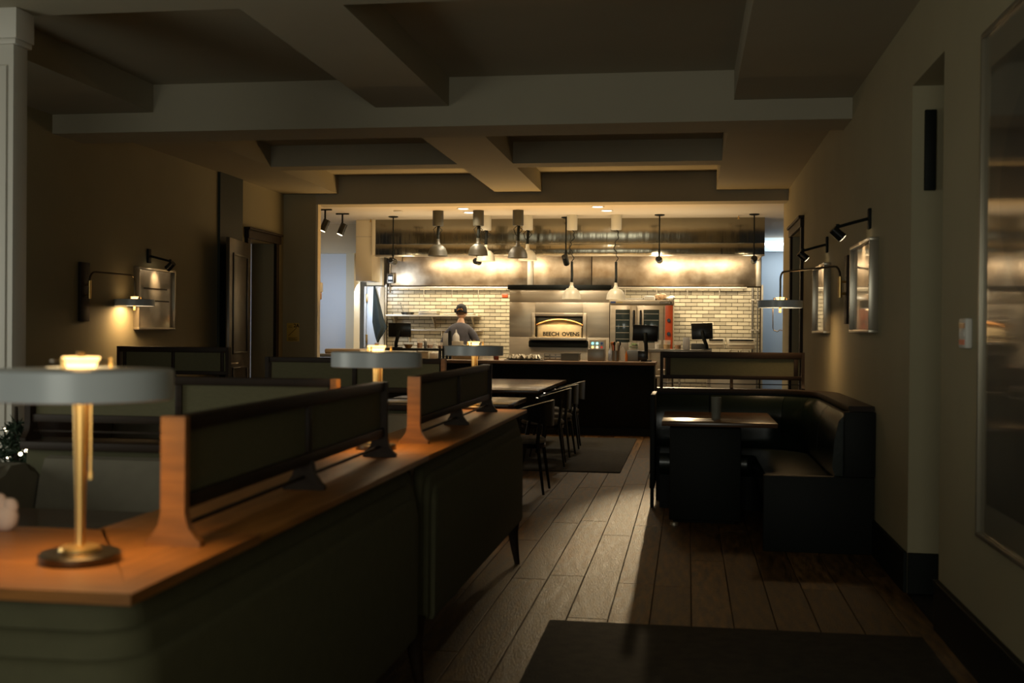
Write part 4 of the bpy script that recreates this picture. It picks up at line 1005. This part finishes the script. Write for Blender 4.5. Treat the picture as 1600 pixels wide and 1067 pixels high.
# yellow notice on the left pier
p = at(458, 519, YE)
t = thing('fire_sign', 'small yellow printed notice on the pier left of the kitchen', 'sign', (p.x, YE, p.z-.12))
B(p.x-.085, p.x+.085, YE-.006, YE, p.z-.12, p.z+.12, bev=.001).build('plate', mat('yellow sign', (.55, .38, .07), .5), t)
text_mesh('2', .065, (p.x+.025, YE-.0068, p.z+.085), (PI/2, 0, 0), blackm, t, depth=.0004)
text_mesh('A', .065, (p.x+.062, YE-.0068, p.z+.085), (PI/2, 0, 0), blackm, t, depth=.0004)
MB().tube([(p.x-.06, YE-.007, p.z-.045), (p.x-.0, YE-.007, p.z+.01), (p.x+.05, YE-.007, p.z+.06)], .004, 4).build('diagonal_mark', blackm, t)
for i in range(6):
    w = (.13, .12, .13, .10)[i % 4]; z = p.z-.055-i*.0105 if i > 1 else p.z+.06+i*.02
    B(p.x-.065, p.x-.065+w*(1 if i > 1 else .45), YE-.0075, YE-.006, z, z+.004).build('text_line', blackm, t)

# ------------------------------------------------------------------ long banquette
def layered_back(parent, pts, z0, z1, m, name, round_a, round_b):
    # pts: list of (x, y, nx, ny) along the face; three stepped padded layers, top corners rounded at the free ends
    S_ = [0]
    for p, q in zip(pts, pts[1:]): S_.append(S_[-1]+math.hypot(q[0]-p[0], q[1]-p[1]))
    T = S_[-1]
    def P(t):
        t = max(0, min(T, t))
        for k in range(len(pts)-1):
            if t <= S_[k+1]+1e-9:
                f = (t-S_[k])/max(1e-9, S_[k+1]-S_[k]); return [pts[k][c]*(1-f)+pts[k+1][c]*f for c in range(4)]
        return list(pts[-1])
    for inset, d0, d1 in ((0, 0, .035), (.05, .03, .055), (.10, .05, .073)):
        a = inset if round_a else 0; b_ = T-(inset if round_b else 0); r_ = .13-inset*.5
        ts = set([a, b_]+[t for t in S_ if a < t < b_])
        for i in range(9):
            if round_a: ts.add(a+r_*(1-math.cos(i/8*PI/2)))
            if round_b: ts.add(b_-r_*(1-math.cos(i/8*PI/2)))
        rows = []; mb = MB()
        for t in sorted(ts):
            x, y, nx, ny = P(t); zt = z1-inset
            e = 1e9
            if round_a: e = min(e, t-a)
            if round_b: e = min(e, b_-t)
            if e < r_: zt -= r_-math.sqrt(max(0, r_*r_-(r_-e)**2))
            pr2 = [(d0, z0), (d1-.008, z0), (d1, z0+.02), (d1, zt-.022), (d1-.006, zt-.007), (d1-.018, zt), (d0, zt)]
            rows.append([mb.b.verts.new((x+nx*o, y+ny*o, z)) for o, z in pr2])
        for p, q in zip(rows, rows[1:]):
            for k in range(7): mb.b.faces.new((p[k], p[(k+1) % 7], q[(k+1) % 7], q[k]))
        mb.b.faces.new(rows[0][::-1]); mb.b.faces.new(rows[-1]); mb.build(name, m, parent)
def leg(mb, x, y, z=.27): return mb
BQ = thing('banquette', 'long booth banquette upholstered grey green with an oiled oak top', 'banquette', (-1.25, 4.5, 0))
Y0, YM, Y1 = 1.98, 4.40, 7.16
XA = -1.075                       # aisle-side plane of the carcass
# carcass
for a, b_ in ((Y0+.14, YM-.04), (YM+.04, Y1-.03)):
    B(-1.36, XA, a, b_, .27, CAPZ-.022, bev=.01).build('carcass', cap_up, BQ)
B(-1.36, XA+.01, YM-.04, YM+.04, .20, CAPZ-.035, bev=.006).build('wood_stile', walnut, BQ)
yc_ = Y0+.08; rr = .05
pth = [(-2.9, yc_, 0, -1)]+[(XA-rr+rr*math.sin(a), yc_+rr-rr*math.cos(a), math.sin(a), -math.cos(a)) for a in [i/8*PI/2 for i in range(9)]]+[(XA, YM-.05, 1, 0)]
layered_back(BQ, pth, .26, CAPZ-.04, cap_up, 'back_panel', False, True)
layered_back(BQ, [(XA, YM+.05, 1, 0), (XA, Y1-.02, 1, 0)], .26, CAPZ-.04, cap_up, 'back_panel', True, True)
# oak top, pieces: long planks with visible joints
for a, b_ in ((Y0+.62, YM), (YM+.002, Y1)): B(-1.40, -.995, a, b_, CAPZ-.022, CAPZ, bev=.004).build('oak_top', oak, BQ)
MB().prism([(-.995, 1.96), (-.995, Y0+.618), (-1.40, Y0+.618)], 'z', CAPZ-.022, CAPZ).build('oak_top_corner', oak, BQ, smooth=False)
MB().prism([(-.996, 1.96), (-2.9, 1.96), (-2.9, Y0+.60), (-1.38, Y0+.60)], 'z', CAPZ-.022, CAPZ).build('oak_top_arm', oakx, BQ, smooth=False)
# near arm carcass and back facing camera
B(-2.9, XA-.05, Y0+.085, Y0+.34, .27, CAPZ-.035, bev=.01).build('arm_carcass', cap_up, BQ)
# legs
def tleg(x, y, sx):
    mb = MB(); mb.tube([(x, y, .30), (x, y, .20), (x+sx*.01, y+.01, .10), (x+sx*.025, y+.02, 0)], [.045, .032, .024, .016], 12); return mb
for (x, y, sx) in ((-1.05, 6.98, 1), (-1.05, 4.40, 1), (-1.05, 2.12, 1), (-1.33, 6.98, -1), (-1.33, 4.4, -1), (-2.8, 2.2, -1)):
    tleg(x, y, sx).build('leg', walnut, BQ)
# seats on the hidden side and cross arms
def cross_bench(yc, x0, x1, lab, front=True, up_=greyup):
    t = thing('booth_bench', lab, 'bench', ((x0+x1)/2, yc, 0))
    B(x0, x1, yc-.06, yc+.10, .15, CAPZ-.035, bev=.01).build('carcass', cap_up, t)
    B(x0-.01, x1+.0, yc-.09, yc+.13, CAPZ-.035, CAPZ, bev=.004).build('wood_top', walnut, t)
    # backrest cushion leaning toward the camera with rounded wing
    P_ = [(yc-.06, .44), (yc-.26, .44), (yc-.22, .60), (yc-.17, .80), (yc-.13, .875), (yc-.09, .885), (yc-.06, .86)]
    mb = MB(); mb.prism(P_, 'x', x0+.13, x1); 
    mb.build('backrest', up_, t)
    wing = rrect(0, .52, 0, .46, .2, 8)
    mb = MB(); mb.prism([(yc-.58+a*1.0, .42+b_) for a, b_ in rrect(0, .54, 0, .45, .22, 8)], 'x', x0+.0, x0+.12)
    bmesh.ops.bevel(mb.b, geom=[e for e in mb.b.edges if abs(e.verts[0].co.x-e.verts[1].co.x) < 1e-6], offset=.03, segments=3, affect='EDGES')
    mb.build('wing', up_, t)
    B(x0+.12, x1, yc-.62, yc-.06, .30, .46, bev=.04, seg=3).build('seat', up_, t)
    B(x0+.05, x1, yc-.58, yc-.06, .15, .30, bev=.01).build('seat_base', walnut, t)
    for xx in (x0+.08, x1-.08):
        for yy in (yc-.52, yc+.04): MB().cyl((xx, yy, 0), (xx, yy, .15), .018, .026, 10).build('leg', walnut, t)
    return t
cross_bench(4.62, -2.80, -1.43, 'grey upholstered booth bench with a rounded wing behind the nearest lamp')
cross_bench(7.42, -3.05, -1.43, 'grey upholstered booth bench below the far crosswise screen')
cross_bench(9.86, -5.2, -3.9, 'grey booth bench by the left wall below the small dark screen')

# ------------------------------------------------------------------ screens
def screen(p0, p1, z0, ztop, lab, posts=(0, .5, 1), ends=(True, True), gap=.078, pm=oak, mp=walnut, foot='wide', div=1, endm=None, rail=.034, side=0):
    p0 = Vector((*p0, 0)); p1 = Vector((*p1, 0)); d = p1-p0; L_ = d.length; d.normalize()
    t = thing('divider_screen', lab, 'screen', (p0.x, p0.y, z0))
    w = .040
    def lb(a, b_, c, d_, e, f, bev=.003):     # along, across, z in local frame with origin p0
        return MB().box(a, b_, c, d_, e, f, bev=bev)
    def fin(mb, nm, m_):
        o = mb; 
        for v in o.b.verts: v.co += Vector((p0.x, p0.y, 0))
        return o.build(nm, m_, t)
    zb_ = z0+gap
    fin(lb(0, L_, -w/2, w/2, ztop-rail, ztop), 'top_rail', mp)
    fin(lb(0.0, L_, -w/2, w/2, zb_, zb_+.034), 'bottom_rail', mp)
    for a in ((.0275, L_-side-.0275) if side else ()): fin(lb(a, a+side, -w/2+.002, w/2-.002, zb_+.034, ztop-rail), 'stile', mp)
    for i in range(div+1):
        a = (L_-.03)*i/div; 
        if 0 < i < div or not ends[0 if i == 0 else 1]: fin(lb(a, a+.03, -w/2+.002, w/2-.002, zb_+.034, ztop-.034), 'stile', mp)
    for i in range(div):
        a = .0+(L_)*i/div+.015; b_ = L_*(i+1)/div-.015
        fin(lb(a, b_, -.006, .006, zb_+.03, ztop-.03, bev=0), 'cloth_panel', panelf)
    fin(MB().box(0, L_, -.005, .005, z0+gap*.45, z0+gap*.45+.008), 'thin_rail', mp)
    for k, f in enumerate(posts):
        a = f*L_; endp = (k == 0 and ends[0]) or (k == len(posts)-1 and ends[1])
        hz = ztop if endp else zb_+.01
        m_ = (endm[0 if k == 0 else 1] if endm else pm) if endp else pm
        fw2 = .064; hw = .028
        prof = [(-fw2, z0), (fw2, z0), (fw2, z0+.012), (fw2*.82, z0+.020), (hw*1.25, z0+.045), (hw, z0+.075)]
        if endp: prof += [(hw, hz), (-hw, hz)]
        else: prof += [(hw*.9, hz), (-hw*.9, hz)]
        prof += [(-hw, z0+.075), (-hw*1.25, z0+.045), (-fw2*.82, z0+.020), (-fw2, z0+.012)]
        m_ = mp if not endp else m_
        mb = MB(); lo, hi = (a-.026, a) if k == 0 else ((a, a+.026) if k == len(posts)-1 else (a-.013, a+.013))
        mb.prism(prof, 'x', lo, hi); fin(mb, 'post', m_)
    t.rotation_euler = (0, 0, math.atan2(d.y, d.x))
    return t
screen((-1.125, 2.43), (-1.165, 4.28), CAPZ, 1.228, 'nearest low screen on the banquette top, its end post glowing orange', div=2, endm=(oak, walnut))  # mid and far posts in walnut: shade on the oak put into colour
screen((-1.165, 4.86), (-1.20, 6.86), CAPZ, 1.228, 'second low screen on the banquette top, toward the farthest lamp', div=2, endm=(oak, walnut))  # same wood again, far post darkened to walnut for its unlit silhouette
screen((-1.46, 4.62), (-2.80, 4.62), CAPZ, 1.222, 'crosswise screen behind the nearest lamp with one orange end post', div=2, pm=walnut, endm=(oak, walnut))
screen((-1.60, 7.42), (-2.78, 7.42), CAPZ, 1.245, 'crosswise screen behind the middle lamp with olive cloth', div=2, pm=walnut, endm=(oak, walnut))
screen((-5.12, 9.86), (-4.10, 9.86), CAPZ, 1.268, 'small dark screen by the left wall below the picture', div=2, pm=walnut, rail=.05, side=.03)
screen((-.21, 10.02), (.95, 10.02), .96, 1.272, 'dark framed screen on the back of the leather corner booth', div=1, pm=walnut, rail=.055, side=.035)

# items inside the near booth
tb = thing('booth_table', 'dark booth table inside the nearest booth behind the brass stem', 'table', (-2.0, 3.5, 0))
B(-2.55, -1.62, 3.02, 3.98, .715, .75, bev=.005).build('table_top', tablem, tb)
MB().lathe([(0, 0), (.24, 0), (.24, .012), (.04, .03), (.035, .70), (.12, .714), (0, .714)], (-2.05, 3.5, 0), 24).build('pedestal', blackm, tb)
mb = MB(); nx, ny = -1.605, 2.53
for i, (dx, dz, r_) in enumerate(((0, .03, .032), (-.02, .06, .026), (.012, .055, .020))): mb.sphere((nx+dx, ny, CAPZ+dz), r_, (1, .8, 1.1), 12)
o = mb.build('crumpled_napkin', mat('pale pink napkin', (.55, .42, .36), .8)); tag(o, 'crumpled pale napkin on the oak top at the left edge', 'napkin')
# dark sideboard far left
sbd = thing('sideboard', 'dark brown wooden cabinet against the left wall behind the nearest lamp', 'cabinet', (-5.0, 7.9, 0))
B(-5.28, -4.78, 7.2, 9.0, .08, .92, bev=.006).build('body', mat('dark red brown wood', (.05, .022, .010), .4, var=.3, vscale=6), sbd)
B(-5.29, -4.75, 7.17, 9.03, .92, .95, bev=.004).build('top', walnut, sbd)
for i in range(3): B(-4.779, -4.765, 7.24+i*.59, 7.79+i*.59, .14, .88, bev=.004).build('door', MATS['dark red brown wood'], sbd)
B(-5.2, -4.85, 7.3, 8.9, 0, .08).build('plinth', blackm, sbd)

# fir tree with lights at the far left
tx, ty = -3.40, 5.45
tr = thing('christmas_tree', 'dark fir tree with tiny warm lights at the left edge', 'tree', (tx, ty, 0))
MB().cyl((tx, ty, 0.02), (tx, ty, 1.02), .035, .008, 8).build('trunk', walnut, tr)
MB().lathe([(0, 0), (.12, 0), (.15, .25), (.14, .25), (.11, .02), (0, .02)], (tx, ty, 0), 20).build('pot', blackm, tr)
nd = MB(); lits = []
for k in range(70):
    f = k/70; z = .3+.66*f; R_ = .34*(1-f)+.05; a = k*2.4
    ex, ey, ez = tx+math.cos(a)*R_, ty+math.sin(a)*R_, z-.05+.05*math.sin(k)
    nd.tube([(tx, ty, z), (ex, ey, ez)], [.008, .004], 4)
    for j in range(18):
        g_ = .15+.85*j/18; c = Vector((tx+(ex-tx)*g_, ty+(ey-ty)*g_, z+(ez-z)*g_))
        d = Vector((random.uniform(-1, 1), random.uniform(-1, 1), random.uniform(-.7, 1))).normalized()*.055
        nd.cyl(c, c+d, .007, .001, 3, caps=False)
    if k % 4 == 0: lits.append((ex, ey, ez))
nd.build('needles', foliage, tr, smooth=False, kind='stuff')
lm = mat('fairy light', (1, .9, .7), .4, emit=(1, .82, .55), estr=14)
for p in lits: MB().sphere(p, .009, (1, 1, 1), 8).build('fairy_light', lm, tr)

# ------------------------------------------------------------------ dining tables and chairs
def dining_table(x0, x1, y0, y1, z, ped, lab):
    t = thing('dining_table', lab, 'table', ((x0+x1)/2, (y0+y1)/2, 0))
    B(x0, x1, y0, y1, z-.04, z, bev=.004).build('table_top', tablem, t)
    for yy in ped:
        xx = (x0+x1)/2
        MB().lathe([(0, 0), (.30, 0), (.30, .012), (.05, .035), (.04, .06), (.04, z-.055), (.16, z-.04), (0, z-.04)], (xx, yy, .012), 28).build('pedestal', blackm, t)
    return t
dining_table(-2.75, -1.60, 12.35, 15.3, .80, (12.95, 14.7), 'long polished dark dining table in front of the pass counter')
dining_table(-2.75, -1.53, 9.85, 10.95, .80, (10.4,), 'smaller dark dining table nearer than the long one')
seatm = mat('mottled grey seat fabric', (.16, .15, .13), .8, var=.5, vscale=18)
def chair(x, y, rz, lab):
    t = thing('dining_chair', lab, 'chair', (0, 0, 0), 'black bentwood chairs along the dining tables')
    MB().lathe([(0, .44), (.20, .44), (.225, .455), (.23, .475), (.21, .495), (.10, .505), (0, .507)], (0, 0, 0), 28, sx=1.0, sy=1.02).build('seat', seatm, t)
    MB().lathe([(.19, .405), (.225, .41), (.228, .44), (.19, .445)], (0, 0, 0), 28, close=True).build('seat_frame', blackg, t)
    # curved back band
    mb = MB(); R_ = .27; path = []
    for i in range(17):
        a = math.radians(-100+200*i/16); path.append((math.cos(a)*R_, math.sin(a)*R_*1.0, math.cos(a), math.sin(a)))
    mb2 = MB(); rows = []
    for i, (x_, y_, nx, ny) in enumerate(path):
        c = abs(i-8)/8; zb_ = .60+.08*c*c+.03*c; zt_ = .83-.10*c**2
        w = .012
        rows.append([mb2.b.verts.new((x_+nx*o_+ .02*(1-c), y_+ny*o_, z_)) for o_, z_ in ((-w, zb_), (w, zb_), (w*1.4, zt_), (-w*.6, zt_))])
    for a, b_ in zip(rows, rows[1:]):
        for k in range(4): mb2.b.faces.new((a[k], a[(k+1) % 4], b_[(k+1) % 4], b_[k]))
    mb2.b.faces.new(rows[0][::-1]); mb2.b.faces.new(rows[-1])
    mb2.build('backrest', blackg, t)
    for sx, sy in ((-1, -1), (-1, 1), (1, -1), (1, 1)):
        if sx > 0: P_ = [(.20, sy*.20, .72), (.18, sy*.18, .45), (.24, sy*.22, .012)]
        else: P_ = [(-.045, sy*.265, .735), (-.14, sy*.19, .45), (-.22, sy*.22, .012)]
        MB().tube(P_, [.014, .018, .011], 8).build('leg', blackg, t)
    t.location = (x, y, .0121); t.rotation_euler = (0, 0, rz)
    return t
c0 = chair(-1.54, 14.05, .05, 'black bentwood dining chair farthest back beside the long table')
dup(c0, (-1.53, 13.10, .0121), -.04, 'black bentwood dining chair in the middle beside the long table')
dup(c0, (-1.52, 12.15, .0121), .08, 'black bentwood dining chair nearest of those beside the long table')
dup(c0, (-1.47, 10.15, 0), .0, 'black bentwood dining chair beside the smaller nearer table')

# rugs
o = B(-3.6, -.67, 11.75, 15.6, .0, .012, bev=.004).build('rug', rugm); tag(o, 'dark worn rug under the dining tables', 'rug')
o = B(-.66, 1.10, 2.4, 5.62, .0, .012, bev=.004).build('rug', rugm); tag(o, 'dark rug in the near aisle at the bottom of the photo', 'rug')

# ------------------------------------------------------------------ leather corner booth
bo = thing('corner_booth', 'black green leather corner booth with dark wooden top rail along the right wall', 'booth', (.6, 9.2, 0))
BX, BY, BR = 1.17, 10.06, .55
def corner_path(off, n=10, xs=-.26, ye=7.78):
    P_ = [(xs, BY-off, 0, -1)]
    cx_, cy_ = BX-BR, BY-BR
    for i in range(n+1):
        a = PI/2*(1-i/n); r_ = BR-off; P_.append((cx_+r_*math.cos(a), cy_+r_*math.sin(a), -math.cos(a), -math.sin(a)))
    P_.append((BX-off, ye, -1, 0)); return P_
full = corner_path(0)
MB().sweep(full, [(0, 0), (0, .925), (.10, .925), (.14, .45), (.14, 0)]).build('carcass', blackm, bo, smooth=False)
MB().sweep([(x_, y_, nx, ny) for x_, y_, nx, ny in full], [(-.035, .925), (-.035, .96), (.125, .96), (.13, .95), (.125, .925)]).build('wood_top', walnut, bo)
backp = [(.12, .46), (.20, .47), (.23, .56), (.215, .74), (.19, .86), (.15, .905), (.11, .91), (.10, .90)]
n_ = len(full)
def sub(i0, i1, t0=0., t1=1.): return full[i0:i1+1]
def lerp(a, b_, t): return tuple(a[k]+(b_[k]-a[k])*t for k in range(4))
segs = [[full[0], lerp(full[0], full[1], .5)], [lerp(full[0], full[1], .512), full[1], full[2], full[3], full[4]], [lerp(full[4], full[5], .08)]+full[5:9], [lerp(full[8], full[9], .08)]+full[9:12]+[lerp(full[11], full[12], .45)], [lerp(full[11], full[12], .46), full[12]]]
for sg in segs: MB().sweep(sg, backp).build('back_cushion', leather, bo)
seatp = [(.14, .28), (.62, .28), (.655, .32), (.66, .40), (.63, .455), (.40, .475), (.2, .47), (.14, .45)]
sp_ = []
for x_, y_, nx, ny in full: sp_.append((x_, y_, nx, ny))
# seat follows a tighter corner so the inner edge does not fold
def seat_path():
    R_ = .70; cx_, cy_ = BX-R_, BY-R_; P_ = [(-.22, BY, 0, -1)]
    for i in range(11):
        a = PI/2*(1-i/10); P_.append((cx_+R_*math.cos(a), cy_+R_*math.sin(a), -math.cos(a), -math.sin(a)))
    P_.append((BX, 7.80, -1, 0)); return P_
spt = seat_path()
MB().sweep(spt, seatp).build('seat_cushion', leather, bo)
MB().sweep(spt, [(.14, 0), (.14, .28), (.56, .28), (.56, 0)]).build('seat_base', blackm, bo, smooth=False)
B(.50, BX+.03, 7.72, 7.78, 0, .50, bev=.006).build('end_panel', blackm, bo)
B(BX-.16, BX+.035, 7.72, 7.78, .50, .925, bev=.006).build('end_post', blackm, bo)
B(-.30, -.26, 9.46, BY+.02, .16, .925, bev=.006).build('side_panel', blackm, bo)
MB().cyl((-.28, 9.5, 0), (-.28, 9.5, .16), .015, n=10).build('leg', blackm, bo)
# booth table
bt = thing('booth_table', 'dark wooden table with a pale bottle on it inside the leather booth', 'table', (.25, 9.2, 0))
B(-.19, .66, 8.66, 9.80, .735, .77, bev=.006).build('table_top', mat('booth table wood', (.085, .042, .020), .25, var=.3, vscale=6, stretch=(.8, 8, 8)), bt)
B(-.13, .40, 8.76, 9.38, .02, .72, bev=.01).build('box_base', blackm, bt)
B(-.10, .36, 8.80, 9.34, .0, .735, bev=.002).build('core', blackm, bt)
MB().lathe([(0, 0), (.03, 0), (.03, .02), (0, .022)], (-.09, 8.66, 0), 16).build('foot', steel, bt)
x = at(1119, 640, 9.0).x
gls = mat('dusky glass', (.22, .22, .18), .15, alpha=.6)
t = thing('glass_tumbler', 'pale upright glass standing on the booth table', 'glass', (x, 9.0, .77))
MB().lathe([(0, 0), (.036, 0), (.040, .17), (.037, .17), (.033, .006), (0, .006)], (x, 9.0, .77), 24).build('vessel', gls, t)
MB().lathe([(0, .0065), (.032, .0065), (.035, .10), (0, .10)], (x, 9.0, .77), 20).build('water', gls, t)
# table beyond the booth with a lit top
t = dining_table(.35, 1.12, 11.0, 11.9, .80, (11.45,), 'small dining table behind the leather booth near the dark doorway')
# cabinet at right end of pass
o = thing('service_cabinet', 'pale steel cabinet in the gap right of the pass counter', 'cabinet', (-.1, 17.3, 0))
B(at(1027, 590, 17.6).x, at(1043, 590, 17.6).x, 17.6, 18.1, .0, .88, bev=.008).build('body', steel, o)
B(at(1027, 590, 17.6).x+.01, at(1043, 590, 17.6).x-.01, 17.585, 17.60, .1, .84, bev=.004).build('door', steel, o)
